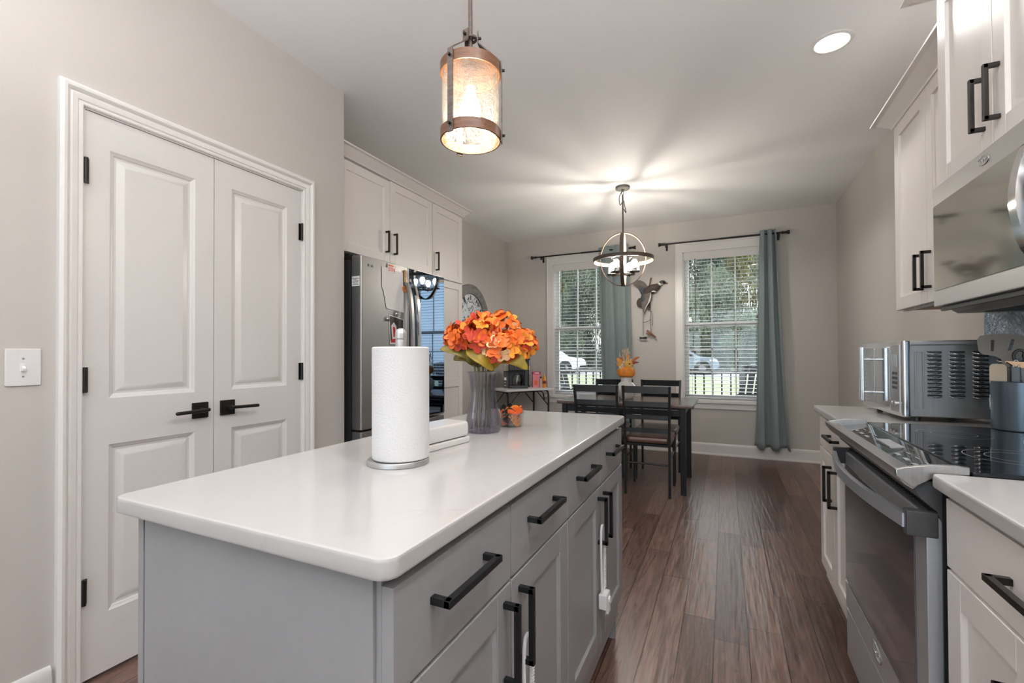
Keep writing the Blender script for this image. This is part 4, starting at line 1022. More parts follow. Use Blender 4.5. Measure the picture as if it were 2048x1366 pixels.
b = B(); b.lathe([(.0855, 1.808), (.0855, 2.032), (.0830, 2.032), (.0830, 1.808), (.0855, 1.808)], (PX, PY, 0), 72, cap=False); part('glass_shade', b, seed_m, t)
b = B(); b.lathe([(0, 2.0345), (.086, 2.0335), (.086, 2.0365), (0, 2.0375)], (PX, PY, 0), 40, cap=False); part('top_plate', b, copper_m, t)
for k, an in enumerate((-3, -123, 117)):
    a = yaw+R(an); d = Vector((math.cos(a), math.sin(a), 0)); o = Vector((PX, PY, 0)); sd = Vector((-d.y, d.x, 0)); q = lambda r_, z_: o+d*r_+Vector((0, 0, z_))
    b = B(); b.tube([q(.0930, 1.800), q(.0930, 2.030), q(.0925, 2.040), q(.026, 2.098), q(.0225, 2.106), q(.0225, 2.134)], 0, flat=(.0195, .0032), upv=sd); s = part('strap', b, lampw_m, t)
    for (r_, z_) in ((.093, 1.822), (.093, 2.018), (.0225, 2.118)): part('bolt', B().cyl(q(r_, z_), q(r_+.010, z_), .0042, n=8), bronze_m, s)
part('socket', B().lathe([(.019, 2.034), (.020, 2.0), (.0215, 1.985), (.0215, 1.965), (.016, 1.962), (0, 1.962)], (PX, PY, 0), 24, cap=False), chrome_m, t)
b = B(); b.lathe([(.012, 1.964), (.013, 1.952), (.021, 1.935), (.029, 1.915), (.031, 1.90), (.028, 1.882), (.018, 1.868), (0, 1.863)], (PX, PY, 0), 24, cap=False); part('bulb', b, pbulb_m, t)

HX, HY, HZ = -.862, 4.31, 2.055
t = thing('chandelier', 'orb chandelier with wooden rings and lit glass candles over the dining table', 'chandelier', (HX, HY, 2.74))
b = B(); b.lathe([(.0, 2.712), (.058, 2.713), (.066, 2.718), (.066, 2.739), (0, 2.739)], (HX, HY, 0), 32, cap=False); b.cyl((HX, HY, 2.700), (HX, HY, 2.713), .014, n=12); part('canopy', b, gray_m, t)
part('rod', B().cyl((HX, HY, 1.915), (HX, HY, 2.66), .0075, n=12), lampw_m, t)
b = B(); b.tube([(HX+.009*math.cos(R(30*k)), HY, 2.680+.016*math.sin(R(30*k))) for k in range(12)], .0028, 6, closed=True)
b.tube(bez([(HX-.004, HY, 2.70), (HX-.030, HY-.01, 2.64), (HX-.024, HY, 2.57), (HX+.004, HY+.006, 2.61), (HX+.02, HY-.008, 2.55), (HX+.030, HY, 2.49), (HX+.010, HY, 2.53)], 6), .0035, 6); part('hanging_loop', b, hinge_m, t)
b = B(); band(b, (0, 0, 0), .278, .034, .007); 
for v in b.bm.verts: v.co = v.co+Vector((HX, HY, HZ-.005))
part('ring', b, [lampw_m, lampin_m], t)
for an, rr in ((4, .212), (86, .205)):
    b = B(); band(b, (0, 0, 0), rr, .034, .007, axis='y', ry=.252); mt = Matrix.Translation((HX, HY, HZ)) @ Matrix.Rotation(yaw*.45+R(an), 4, 'Z')
    for v in b.bm.verts: v.co = mt @ v.co
    part('ring', b, [lampw_m, lampin_m], t)
b = B(); b.lathe([(.0, 1.905), (.024, 1.908), (.028, 1.922), (.014, 1.930), (0, 1.932)], (HX, HY, 0), 20, cap=False)
part('hub', b, bronze_m, t)
for k in range(4):
    a = yaw+R(45+90*k); lx, ly = HX+.118*math.cos(a), HY+.118*math.sin(a)
    ar = part('arm', B().tube([(HX, HY, 1.917), (lx, ly, 1.917)], 0, flat=(.018, .006), upv=(0, 0, 1)), bronze_m, t)
    part('cup', B().lathe([(0, 1.921), (.046, 1.922), (.050, 1.928), (.046, 1.932), (.020, 1.936), (.018, 1.962), (0, 1.963)], (lx, ly, 0), 24, cap=False), bronze_m, ar)
    part('glass_cylinder', B().lathe([(.0430, 1.934), (.0430, 2.050), (.0412, 2.050), (.0412, 1.934)], (lx, ly, 0), 32, cap=False), clear_m, ar)
    part('bulb', B().lathe([(.011, 1.963), (.012, 1.975), (.022, 1.995), (.026, 2.010), (.022, 2.028), (.012, 2.038), (0, 2.041)], (lx, ly, 0), 16, cap=False), bulb_m, ar)
for (x, y, p_) in FILL_UPLIGHTS:  # stands for the added fill uplights, out of view
    t = thing('fill_lamp', 'uplighter fill lamp added unseen behind the camera to light the ceiling', 'fill lamp', (x, y, 0), group='added fill uplighters out of frame')
    part('base', B().lathe([(.13, 0), (.14, .01), (.13, .025), (.02, .03), (0, .03)], (x, y, 0), 28), black_m, t)
    part('pole', B().cyl((x, y, .028), (x, y, 1.70), .012), black_m, t)
    part('bowl', B().lathe([(.014, 1.69), (.06, 1.70), (.12, 1.74), (.155, 1.81), (.160, 1.812), (.125, 1.745), (.06, 1.71), (0, 1.705)], (x, y, 0), 32, cap=False), wht_m, t)
for i, (x, y) in enumerate(RECESSED):
    t = thing('recessed_light', ['round recessed ceiling light near the wall cabinets, the only one in view'][0] if i == 0 else 'round recessed ceiling light behind or above the camera', 'ceiling light', (x, y, 2.74), group=None if i == 0 else 'recessed lights out of frame')
    b = B(); b.lathe([(.074, 2.7395), (.092, 2.7395), (.093, 2.736), (.088, 2.733), (.076, 2.731), (.074, 2.733)], (x, y, 0), 40, cap=False); part('trim_ring', b, trim_m, t)
    b = B(); b.lathe([(0, 2.7345), (.050, 2.7340), (.0745, 2.7345), (.0745, 2.738), (0, 2.738)], (x, y, 0), 40, cap=False); part('diffuser', b, led_m, t)
# light switch
t = thing('light_switch', 'white single light switch left of the pantry door', 'light switch', (XP, .663, 1.13))
b = B(); b.rbox((XP+.0005, .622, 1.072), (XP+.006, .706, 1.192), .004, 'x', 3, .003); pl = part('plate', b, wht_m, t)
b = B(); b.box((XP+.005, .657, 1.119), (XP+.008, .669, 1.143), .001); b.prism([(XP+.006, .659, 1.124), (XP+.006, .659, 1.138), (XP+.019, .659, 1.128), (XP+.017, .659, 1.120)], (0, .008, 0), .001); part('toggle', b, wht_m, t)
for z in (1.102, 1.160): part('screw', B().lathe([(.0032, 0), (.003, .0008), (0, .001)], (XP+.006, .663, z), 10, 'x', cap=False), steel_m, t)

# ================================================================== DINING AREA
TX0, TX1, TY0, TY1 = -1.412, -.238, 3.975, 4.685
t = thing('dining_table', 'dark walnut dining table with square black metal legs', 'table', ((TX0+TX1)/2, (TY0+TY1)/2, 0))
b = B(); b.rbox((TX0, TY0, .716), (TX1, TY1, .746), .012, 'z', 4, .009); part('tabletop', b, table_m, t)
LX = (-1.345, -.322); LY = (4.022, 4.632)
for x in LX:
    for y in LY: part('leg', B().box((x-.022, y-.022, 0), (x+.022, y+.022, .716), .002), black_m, t)
b = B()
for y in LY: b.box((LX[0]+.022, y-.010, .650), (LX[1]-.022, y+.010, .695)); b.box((LX[0]+.022, y-.008, .700), (LX[1]-.022, y+.008, .716))
for x in LX: b.box((x-.010, LY[0]+.022, .655), (x+.010, LY[1]-.022, .690)); b.box((x-.015, LY[0]+.022, .708), (x+.015, LY[1]-.022, .716))
part('apron_rail', b, black_m, t)
def make_chair(label, x, y, rz):
    """faces +y; back posts at y=-.2"""
    t = thing('dining_chair', label, 'chair', (x, y, 0), rz, 'black metal dining chairs')
    hw = .176
    for s in (-1, 1):
        b = B(); b.tube([(s*hw, -.200, 0), (s*hw, -.195, .30), (s*hw, -.198, .47), (s*(hw+.004), -.222, .72), (s*(hw+.010), -.245, .905)], 0, flat=(.024, .020), upv=(0, 1, 0)); part('back_post', b, black_m, t, True)
        b = B(); b.tube([(s*(hw-.004), .195, 0), (s*(hw-.006), .185, .425)], 0, flat=(.020, .020), upv=(0, 1, 0)); part('leg', b, black_m, t, True)
    for k, (z0, z1) in enumerate(((.845, .903), (.735, .776), (.628, .664), (.518, .552))):
        yb = -.198-.047*max(0, ((z0+z1)/2-.47)/.435)**1.15; b = B()
        pts = [(-hw-.002+(2*hw+.004)*i/8, yb+.002-.006*math.sin(math.pi*i/8), (z0+z1)/2) for i in range(9)]
        b.tube(pts, 0, flat=(z1-z0, .012), upv=(0, .12, 1)); part('back_slat', b, black_m, t, True)
    b = B(); b.box((-hw, -.19, .405), (hw, .195, .425), .002); part('seat_frame', b, black_m, t, True)
    b = B(); b.rbox((-hw-.010, -.186, .425), (hw+.010, .212, .478), .045, 'z', 6, .022); part('seat_cushion', b, seat_m, t, True)
    b = B(); b.cyl((-hw, -.195, .262), (hw, -.195, .262), .0075, n=8); b.cyl((-hw+.003, .188, .345), (hw-.003, .188, .345), .0075, n=8)
    for s in (-1, 1): b.cyl((s*hw, -.195, .305), (s*(hw-.005), .188, .305), .0075, n=8)
    part('stretcher', b, black_m, t, True)
    return t
make_chair('black dining chair with brown seat nearest the table corner and aisle', -.592, 4.080, 0)
make_chair('black dining chair between the island and the table, seat hidden by the island', -1.010, 4.080, 0)
make_chair('black dining chair on the far side, right of the white vase, facing the camera', -.595, 4.570, R(180))
make_chair('black dining chair on the far side, left of the white vase, facing the camera', -1.065, 4.570, R(180))
# white vase and pumpkin arrangement
WX, WY, WZ = -.848, 4.345, .7465
b = B(); b.lathe([(0, 0), (.044, 0), (.050, .004), (.072, .030), (.088, .070), (.090, .090), (.084, .120), (.066, .148), (.052, .158), (.050, .166), (.050, .200), (.047, .201), (.046, .165), (.06, .14), (0, .02)], (WX, WY, WZ), 40, cap=False)
solo('white_vase', b, cer_m, 'round white ceramic vase on the dining table', 'vase', base=(WX, WY, WZ))
t = thing('pumpkin_arrangement', 'orange pumpkin topper with leaves and plumes on the white vase', 'decoration', (WX, WY, WZ+.2015))
pk = [add_noise(principled('orange pumpkin', (.80, .27, .035), .45), 20, .15), add_noise(principled('golden pumpkin', (.83, .46, .11), .5), 20, .12)]
b = B(); b.lathe([(.02, .0), (.05, .001), (.074, .018), (.083, .046), (.078, .076), (.055, .098), (.025, .102), (.01, .094)], (WX, WY, WZ+.2015), 48, ribs=9, rib=.05); part('pumpkin', b, pk[0], t)
Wv = lambda r_, d_, z_: Vector((WX+.906*r_-.424*d_, WY+.424*r_+.906*d_, WZ+z_))
b = B(); b.lathe([(.012, -.036), (.034, -.026), (.043, 0), (.036, .027), (.012, .036)], (0, 0, 0), 40, ribs=8, rib=.045, axis='y')
mt = Matrix.Translation(Wv(.012, -.035, .322)) @ Matrix.Rotation(yaw, 4, 'Z') @ Matrix.Rotation(R(12), 4, 'X')
for v in b.bm.verts: v.co = mt @ v.co
sp = part('small_pumpkin', b, pk[1], t)
part('pumpkin_stem', B().cyl(Wv(.012, -.070, .328), Wv(.013, -.088, .334), .007, .005, 8), stem_m, sp)
cream_m = principled('cream plume', (.78, .68, .52), .9); rust_m = [principled('rust leaf', (.52, .14, .035), .6), principled('amber leaf', (.78, .34, .06), .6), principled('wine leaf', (.30, .05, .035), .6)]
def blade(b, p0, p1, wd, sag=.01):
    c = bez([p0, (p0+p1)/2+Vector((0, 0, sag)), p1], 5); N = len(c); rows = []; side = Vector((.906, .424, 0)); d0 = (p1-p0).normalized(); sd = (side-d0*side.dot(d0))
    sd = sd.normalized() if sd.length > .05 else Vector((0, 0, 1))
    for i, p in enumerate(c):
        u = i/(N-1); ww = wd*max(.04, math.sin(math.pi*min(1, .06+.94*u)))
        rows.append([b.bm.verts.new(p+sd*(ww*s)+Vector((.424, -.906, 0))*(.006*abs(s)-.003)) for s in (-1, 0, 1)])
    for A, C in zip(rows, rows[1:]):
        for j in range(2): b.bm.faces.new((A[j], A[j+1], C[j+1], C[j])).material_index = b.mi
for k, (a, c, wd, m_) in enumerate((((-.03, -.01, .30), (-.092, -.01, .385), .022, 1), ((-.04, -.02, .29), (-.096, -.03, .325), .018, 1), ((-.03, 0, .30), (-.060, 0, .39), .020, 0),
                              ((.03, -.01, .33), (.126, -.01, .395), .013, 0), ((.03, -.02, .32), (.118, -.02, .342), .012, 2), ((.0, .01, .31), (.06, .01, .36), .02, 2), ((.01, 0, .33), (.018, 0, .42), .016, 1))):
    b = B(); blade(b, Wv(*a), Wv(*c), wd); o = part('leaf', b, rust_m[m_], t, angle=80); o.modifiers.new('thickness', 'SOLIDIFY').thickness = .001
random.seed(5); b = B()
for i in range(90):
    z = .31+.13*random.random(); r_ = random.gauss(-.004, .022)*(1.35-(z-.31)*4.5); p = Wv(r_, random.gauss(.012, .014), z); q = p+Vector((random.gauss(0, .012), random.gauss(0, .010), .035+random.random()*.02)); blade(b, p, q, .0048, .004)
part('plume', b, cream_m, t, kind='stuff', angle=80)
b = B()
for i in range(16): b.sphere(Wv(-.035+random.gauss(0, .016), -.03+random.gauss(0, .008), .315+random.gauss(0, .018)), random.uniform(.006, .012), n=8)
part('dried_flowers', b, cream_m, t)

# ------------------------------------------------------------------ wall clock
t = thing('wall_clock', 'large round grey wood wall clock behind the tall white cabinet', 'clock', (XL, 4.72, 1.575))
kx, ky, kz = XL+.001, 4.72, 1.575
b = B(); b.lathe([(.315, 0), (.430, 0), (.432, .006), (.432, .026), (.426, .032), (.325, .032), (.318, .026), (.315, 0)], (kx, ky, kz), 72, 'x', cap=False); part('rim', b, gray_m, t)
b = B(); b.lathe([(0, .012), (.317, .012)], (kx, ky, kz), 64, 'x', cap=False)
fm = principled('whitewashed clock face', (.62, .66, .70), .4); n_, l_, b_ = nodes(fm)
tcn = n_.new('ShaderNodeTexCoord'); vn_ = n_.new('ShaderNodeTexNoise'); vn_.inputs['Scale'].default_value = 11; vn_.inputs['Detail'].default_value = 8; vn_.inputs['Distortion'].default_value = 1.5
rp_ = n_.new('ShaderNodeValToRGB'); rp_.color_ramp.elements[0].position = .40; rp_.color_ramp.elements[0].color = (.04, .04, .05, 1); rp_.color_ramp.elements[1].position = .50; rp_.color_ramp.elements[1].color = (.68, .72, .77, 1)
l_.new(tcn.outputs['Object'], vn_.inputs['Vector']); l_.new(vn_.outputs['Fac'], rp_.inputs[0]); l_.new(rp_.outputs[0], b_.inputs['Base Color'])
part('face', b, fm, t)
for ln, an, wd in ((.20, 58, .018), (.27, 200, .013)):
    a = R(an); b = B(); b.tube([(kx+.018, ky-.04*math.sin(a), kz-.04*math.cos(a)), (kx+.018, ky+ln*math.sin(a), kz+ln*math.cos(a))], 0, flat=(wd, .003), upv=(0, math.cos(a), -math.sin(a))); part('hand', b, black_m, t)
b = B()
for k in range(12):
    a = R(30*k); b.tube([(kx+.015, ky+.255*math.sin(a), kz+.255*math.cos(a)), (kx+.015, ky+.302*math.sin(a), kz+.302*math.cos(a))], 0, flat=(.016, .002), upv=(0, math.cos(a), -math.sin(a)))
part('hour_marks', b, black_m, t)

# ------------------------------------------------------------------ mounted duck
duck_m = [weathered('brown duck feathers', (.040, .030, .026), (.085, .062, .050), (8, 8, 20), .7, 6), weathered('grey brown wing feathers', (.10, .085, .075), (.19, .165, .145), (30, 4, 30), .7, 3), principled('slate blue feathers', (.045, .062, .075), .5), principled('white feathers', (.70, .68, .64), .8), principled('dark iridescent head', (.012, .014, .018), .35), principled('red brown bill', (.20, .06, .04), .4)]
DKY = YB-.055
def D(u, v, dy=0.0): return Vector((-.995+(u/9.11-32)*.00589, DKY+dy, 2.04-((v-155)/9.11)*.00613+(u/9.11-32)*.0003))
t = thing('duck_mount', 'mounted flying duck on the wall between the two windows', 'mounted bird', (-.80, YB-.002, 1.75))
b = B()
def limb(pts, flatk=.8):
    """lofted feathered body section: (u,v,radius in plane px,mat)"""
    C = [(D(u, v, dy), r*.00065) for u, v, r, dy in pts]; N = len(C); rings = []
    for i, (p, r) in enumerate(C):
        d = (C[min(i+1, N-1)][0]-C[max(i-1, 0)][0]).normalized(); sd = Vector((d.z, 0, -d.x))
        if sd.length < .1: sd = Vector((1, 0, 0))
        sd.normalize(); yv = Vector((0, 1, 0))
        rings.append([b.bm.verts.new(p+sd*(r*math.cos(2*math.pi*k/16))+yv*(r*flatk*math.sin(2*math.pi*k/16))) for k in range(16)])
    for A, C2 in zip(rings, rings[1:]):
        for j in range(16): b.bm.faces.new((A[j], A[(j+1) % 16], C2[(j+1) % 16], C2[j])).material_index = b.mi
    b.bm.faces.new(rings[0][::-1]).material_index = b.mi; b.bm.faces.new(rings[-1]).material_index = b.mi
def wing(poly, dy0, bulge, th=.006):
    """curved feather sheet with thickness, outline in px"""
    tb = bmesh.new(); vs_ = [tb.verts.new(D(u, v, dy)) for u, v, dy in poly]; c = sum((v.co for v in vs_), Vector())/len(vs_); cv = tb.verts.new(c+Vector((0, -bulge, 0)))
    mids = [tb.verts.new(v.co*.5+c*.5+Vector((0, -bulge*.75, 0))) for v in vs_]
    n = len(vs_)
    for i in range(n):
        j = (i+1) % n; tb.faces.new((vs_[i], vs_[j], mids[j], mids[i])); tb.faces.new((mids[i], mids[j], cv))
    r = bmesh.ops.extrude_face_region(tb, geom=tb.faces[:]); bmesh.ops.translate(tb, verts=[g for g in r['geom'] if isinstance(g, bmesh.types.BMVert)], vec=(0, th, 0)); b.merge(tb)
b.mi = 0
limb([(415, 500, 20, 0), (430, 450, 45, 0), (455, 400, 62, 0), (510, 340, 78, 0), (580, 300, 84, 0), (640, 285, 80, 0), (690, 262, 58, 0), (720, 235, 36, 0), (740, 218, 28, 0)])
b.mi = 3; limb([(722, 238, 37, -.002), (738, 222, 33, -.002), (746, 214, 31, -.002)])
b.mi = 4; limb([(732, 226, 24, 0), (748, 204, 32, 0), (775, 196, 37, 0), (800, 200, 34, 0), (822, 212, 22, 0), (832, 218, 14, 0)], .85); limb([(745, 190, 14, 0), (722, 212, 20, .002), (716, 232, 10, .002)], .6)
b.mi = 5; limb([(828, 217, 14, 0), (850, 222, 9, 0), (872, 226, 6, 0), (878, 226, 3, 0)], .8)
b.mi = 3; limb([(745, 232, 8, -.016), (770, 236, 7, -.018), (792, 228, 5, -.018)], .6)
b.mi = 1; wing([(330, 110, -.02), (258, 150, -.02), (250, 175, -.02), (300, 225, -.01), (340, 262, 0), (420, 290, .01), (520, 300, .01), (560, 262, .01), (505, 225, 0), (470, 175, -.01), (435, 145, -.02), (390, 122, -.02)], 0, .012)
b.mi = 2; wing([(340, 255, -.006), (385, 350, 0), (405, 398, 0), (448, 392, 0), (470, 345, 0), (440, 285, 0)], 0, .014)
b.mi = 1; wing([(430, 395, -.045), (590, 362, -.045), (584, 450, -.05), (545, 540, -.05), (492, 620, -.05), (465, 690, -.05), (468, 742, -.05), (450, 720, -.05), (428, 650, -.05), (408, 520, -.045)], 0, .012)
b.mi = 2; wing([(412, 400, -.058), (480, 398, -.062), (482, 480, -.062), (440, 528, -.06), (412, 500, -.058)], 0, .008)
b.mi = 3; wing([(586, 370, -.052), (594, 450, -.056), (560, 540, -.056), (492, 632, -.056), (468, 700, -.056), (462, 690, -.056), (486, 620, -.056), (545, 535, -.056), (580, 450, -.055)], 0, .002, .003)
b.mi = 3; limb([(600, 352, 8, -.052), (640, 352, 14, -.054), (685, 372, 6, -.052)], .4)
b.mi = 0; wing([(410, 430, 0), (350, 440, 0), (315, 490, 0), (310, 540, 0), (335, 595, 0), (385, 615, 0), (420, 600, 0)], 0, .010); limb([(545, 520, 18, .01), (535, 600, 26, .01), (522, 668, 18, .01)], .6)
part('body', b, duck_m, t, angle=50)
b = B(); b.tube(bez([D(545, 245, .02), D(552, 200, .015), D(562, 150, .01), D(575, 100, .005)], 6), .0022, 6)
for k in range(9): a = k/8; p = D(545+30*a, 240-140*a, .018-.012*a); b.tube([p+Vector((-.010, 0, -.004)), p+Vector((0, -.004, .003)), p+Vector((.010, 0, .006))], .0036, 6)
part('twig', b, weathered('dry twig', (.12, .08, .05), (.25, .18, .11), (9, 9, 9)), t, label='dry beaded twig rising behind the back')
t = thing('call_lanyard', 'braided lanyard with two duck calls hanging below the duck', 'lanyard', (-.80, DKY, 1.34))
cord_m = principled('braided dark cord', (.055, .042, .036), .8)
def lanyard_cord(pts, r_): part('cord', B().tube(bez([D(*p) for p in pts], 6), r_, 6), cord_m, t)
lanyard_cord([(425, 600, -.02), (432, 700, -.022), (436, 800, -.02), (430, 900, -.02), (432, 1000, -.02), (431, 1130, -.02)], .0026)
lanyard_cord([(556, 560, 0), (562, 700, -.01), (570, 800, -.01), (570, 900, -.01), (571, 1000, -.012), (572, 1070, -.014)], .0026)
lanyard_cord([(432, 890, -.02), (480, 886, -.02), (530, 865, -.016), (572, 850, -.01)], .0026)
lanyard_cord([(562, 700, -.01), (588, 706, -.01), (594, 790, -.01), (596, 880, -.01), (602, 962, -.01)], .0024)
b = B(); b.lathe([(.006, 0), (.015, .004), (.013, .020), (.0095, .026), (.011, .045), (.0135, .062), (.0145, .082), (.008, .088)], D(365, 1165, -.022), 16, 'x'); part('duck_call', b, plast_m, t, label='black duck call')
b = B(); p, q = D(502, 1040, -.02), D(662, 1175, -.02)
for k, (f, r_) in enumerate(((0, .012), (.38, .013), (.40, .0155), (.45, .0155), (.47, .014), (1, .0095))):
    pass
b.tube([p.lerp(q, f) for f in (0, .38, .40, .45, .47, 1)], [.012, .013, .0155, .0155, .014, .0095], 14); p2, q2 = D(492, 1085, -.03), D(560, 1130, -.03); b.tube([p2, q2], [.010, .011], 12)
part('duck_call', b, weathered('red brown wood', (.13, .045, .022), (.24, .10, .05), (3, 3, 20), .35), t, label='red brown wooden duck call')

# ------------------------------------------------------------------ coffee corner
t = thing('folding_table', 'small white folding table in the corner carrying the coffee maker', 'table', (-2.378, 4.906, 0), math.atan2(.8, .6))
TZ = .742; TW, TD = .68, .465
b = B(); b.rbox((0, 0, TZ-.024), (TW, TD, TZ), .016, 'z', 4, .006); part('tabletop', b, wht_m, t, True)
for x in (.05, TW-.05):
    b = B(); b.tube(bez([(x-.02, .05, 0), (x, .05, .45), (x, .052, .66), (x, .085, .705), (x, .20, .708), (x, TD-.085, .705), (x, TD-.052, .66), (x, TD-.05, .45), (x-.02, TD-.05, 0)], 5), .0115, 10); part('leg', b, hinge_m, t, True)
b = B()
for y in (.05, TD-.05): b.tube([(.05, y, .52), (.22, y, .712)], .0065, 8); b.tube([(TW-.05, y, .52), (TW-.22, y, .712)], .0065, 8)
part('brace', b, hinge_m, t, True)
b = B(); b.tube(bez([(.08, .02, .70), (.12, .01, .712), (.26, .010, .712), (.40, .010, .712), (.52, .016, .70), (.55, .02, .60)], 5), .0075, 8); part('edge_rail', b, hinge_m, t, True)
def FT(u, v): return (-2.378+.6*u-.8*v, 4.906+.8*u+.6*v)
x, y = FT(.31, .265)
t = thing('coffee_maker', 'black coffee maker with glass carafe on the white folding table', 'coffee maker', (x, y, TZ+.0005), R(27))
b = B(); b.box((-.115, -.105, 0), (.120, .115, .035), .006); b.box((-.115, .0, .035), (.120, .115, .225), .004); b.box((.085, -.10, .035), (.120, .0, .225), .004); b.box((-.115, -.105, .225), (.120, .115, .325), .012); part('body', b, gplast_m, t, True)
b = B(); b.box((-.185, -.03, 0), (-.117, .110, .215), .006); part('pod_brewer', b, gplast_m, t, True)
b = B(); b.box((-.186, -.032, .216), (-.117, .110, .30), .010); part('water_tank', b, principled('smoky tank', (.42, .37, .31), .15), t, True)
b = B(); b.lathe([(.03, .222), (.045, .232), (.045, .240)], (-.015, -.04, 0), 20); part('brew_basket', b, plast_m, t, True)
b = B(); b.box((-.055, -.1075, .250), (.045, -.104, .305), .001); pnl = part('control_panel', b, plast_m, t, True)
b = B()
for (u, v) in ((-.04, .292), (-.02, .298), (.025, .295), (-.035, .275), (0, .276), (.03, .275), (-.032, .260), (.012, .262)): b.box((u-.003, -.1085, v-.003), (u+.003, -.107, v+.003))
part('panel_icons', b, wht_m, pnl, True)
b = B(); b.lathe([(0, .037), (.062, .038), (.068, .055), (.068, .105), (.058, .150), (.050, .165), (.046, .165), (.054, .150), (.064, .105), (.064, .056), (0, .042)], (-.012, -.042, 0), 32, cap=False); cf = part('carafe', b, bowl_m, t, True)
part('coffee', B().lathe([(0, .043), (.062, .044), (.0635, .07), (.0635, .085), (0, .085)], (-.012, -.042, 0), 24, cap=False), principled('black coffee', (.01, .006, .004), .1), cf, True)
b = B(); b.lathe([(.047, .166), (.050, .168), (.046, .182), (0, .186)], (-.012, -.042, 0), 24); part('carafe_lid', b, plast_m, cf, True)
b = B(); b.tube(bez([(.034, -.075, .165), (.058, -.105, .163), (.074, -.118, .13), (.068, -.112, .075), (.05, -.095, .062)], 5), 0, flat=(.018, .010), upv=(.5, -.5, 0)); part('carafe_handle', b, plast_m, cf, True)
b = B(); b.box((-.178, -.0315, .10), (-.150, -.0295, .135)); b.box((-.176, -.0315, .03), (-.152, -.0295, .035)); b.box((-.176, -.0315, .07), (-.156, -.0295, .075)); part('label_print', b, wht_m, t, True)
x, y = FT(.50, .40)
t = thing('pod_box', 'tall dark box with colourful side standing behind the coffee maker', 'box', (x, y, TZ+.0005), R(40))
b = B(); b.box((-.045, -.05, 0), (.045, .05, .375), .001); part('carton', b, plast_m, t, True)
for k, (c, z0, z1) in enumerate((((.45, .62, .55), .02, .09), ((.62, .30, .50), .095, .15), ((.35, .40, .70), .155, .21), ((.68, .62, .55), .215, .28), ((.30, .35, .62), .285, .35))):
    b = B(); b.box((.045, -.046, z0), (.0460, .046, z1)); b.box((.030, -.0508, z0), (.044, -.0500, z1)); part('print_patch', b, principled('carton print %d' % k, c, .5), t, True)
x, y = FT(.565, .235)
t = thing('cereal_carton', 'small pink carton beside the coffee maker', 'box', (x, y, TZ+.0005), R(32))
b = B(); b.box((-.052, -.03, 0), (.052, .03, .20), .001); part('carton', b, principled('pink carton', (.80, .26, .30), .5), t, True)
b = B(); b.box((-.0525, -.0306, .168), (.0525, .0306, .2004)); part('top_band', b, principled('magenta band', (.66, .05, .16), .5), t, True)
b = B(); b.box((-.026, -.0312, .178), (.030, -.0304, .192)); part('white_panel', b, wht_m, t, True)
b = B(); b.lathe([(0, 0), (.024, 0)], (-.012, -.0308, .065), 20, 'y', cap=False); b.box((-.036, -.0314, .03), (.006, -.0305, .09)); part('orange_print', b, principled('coral print', (.75, .14, .05), .5), t, True)
x, y = FT(.595, .17)
t = thing('creamer_bottle', 'narrow beige bottle between the pink carton and orange bottle', 'bottle', (x, y, TZ+.0005))
b = B(); b.lathe([(0, 0), (.020, 0), (.021, .006), (.021, .085), (.014, .108), (.012, .118), (0, .118)], (0, 0, 0), 20, cap=False); part('body', b, principled('beige bottle', (.52, .42, .36), .35), t, True)
b = B(); b.lathe([(.0125, .118), (.0125, .140), (0, .141)], (0, 0, 0), 16, cap=False); part('cap', b, plast_m, t, True)
x, y = FT(.635, .155)
t = thing('syrup_bottle', 'orange bottle with a red label at the right of the folding table', 'bottle', (x, y, TZ+.0005))
b = B(); b.lathe([(0, 0), (.024, 0), (.026, .005), (.026, .105), (.022, .125), (.012, .140), (0, .140)], (0, 0, 0), 24, cap=False); part('body', b, principled('orange syrup', (.72, .25, .02), .25), t, True)
b = B(); b.lathe([(.0264, .050), (.0266, .052), (.0266, .082), (.0264, .084)], (0, 0, 0), 24, cap=False); part('label_band', b, principled('dark red label', (.16, .01, .01), .5), t, True)
b = B(); b.lathe([(.012, .140), (.013, .150), (.006, .168), (0, .170)], (0, 0, 0), 16, cap=False); part('cap', b, principled('amber cap', (.70, .38, .05), .4), t, True)

# ================================================================== OUTSIDE
grass_m = weathered('lawn grass', (.22, .24, .13), (.34, .35, .21), (1, 1, 1), .9, 3)
b = B(); b.box((-60, 8.3, -.35), (40, 90, -.12)); struct('lawn', b, grass_m)
conc_m = weathered('porch concrete', (.42, .42, .41), (.52, .51, .50), (2, 2, 2), .8)
struct('porch_floor', B().box((-7, YB+.141, -.30), (4, 8.28, -.06)), conc_m)
struct('driveway', B().box((-50, 27.5, -.13), (30, 33.5, -.105)), weathered('pale driveway', (.38, .37, .36), (.46, .45, .44), (1, 1, 1), .9))
t = thing('porch_railing', 'dark porch railing seen through both windows', 'railing', (-1, 8.1, -.06))
part('top_rail', B().box((-4.2, 8.06, .845), (2.4, 8.14, .895), .005), black_m, t); part('bottom_rail', B().box((-4.2, 8.08, .02), (2.4, 8.12, .06)), black_m, t)
for i in range(50): x = -4.15+i*.132; part('baluster', B().box((x-.011, 8.09, .06), (x+.011, 8.112, .845)), black_m, t)
for x in (-4.2, -.95, 2.4): part('post', B().box((x-.045, 8.06, -.06), (x+.045, 8.15, .93), .004), black_m, t)
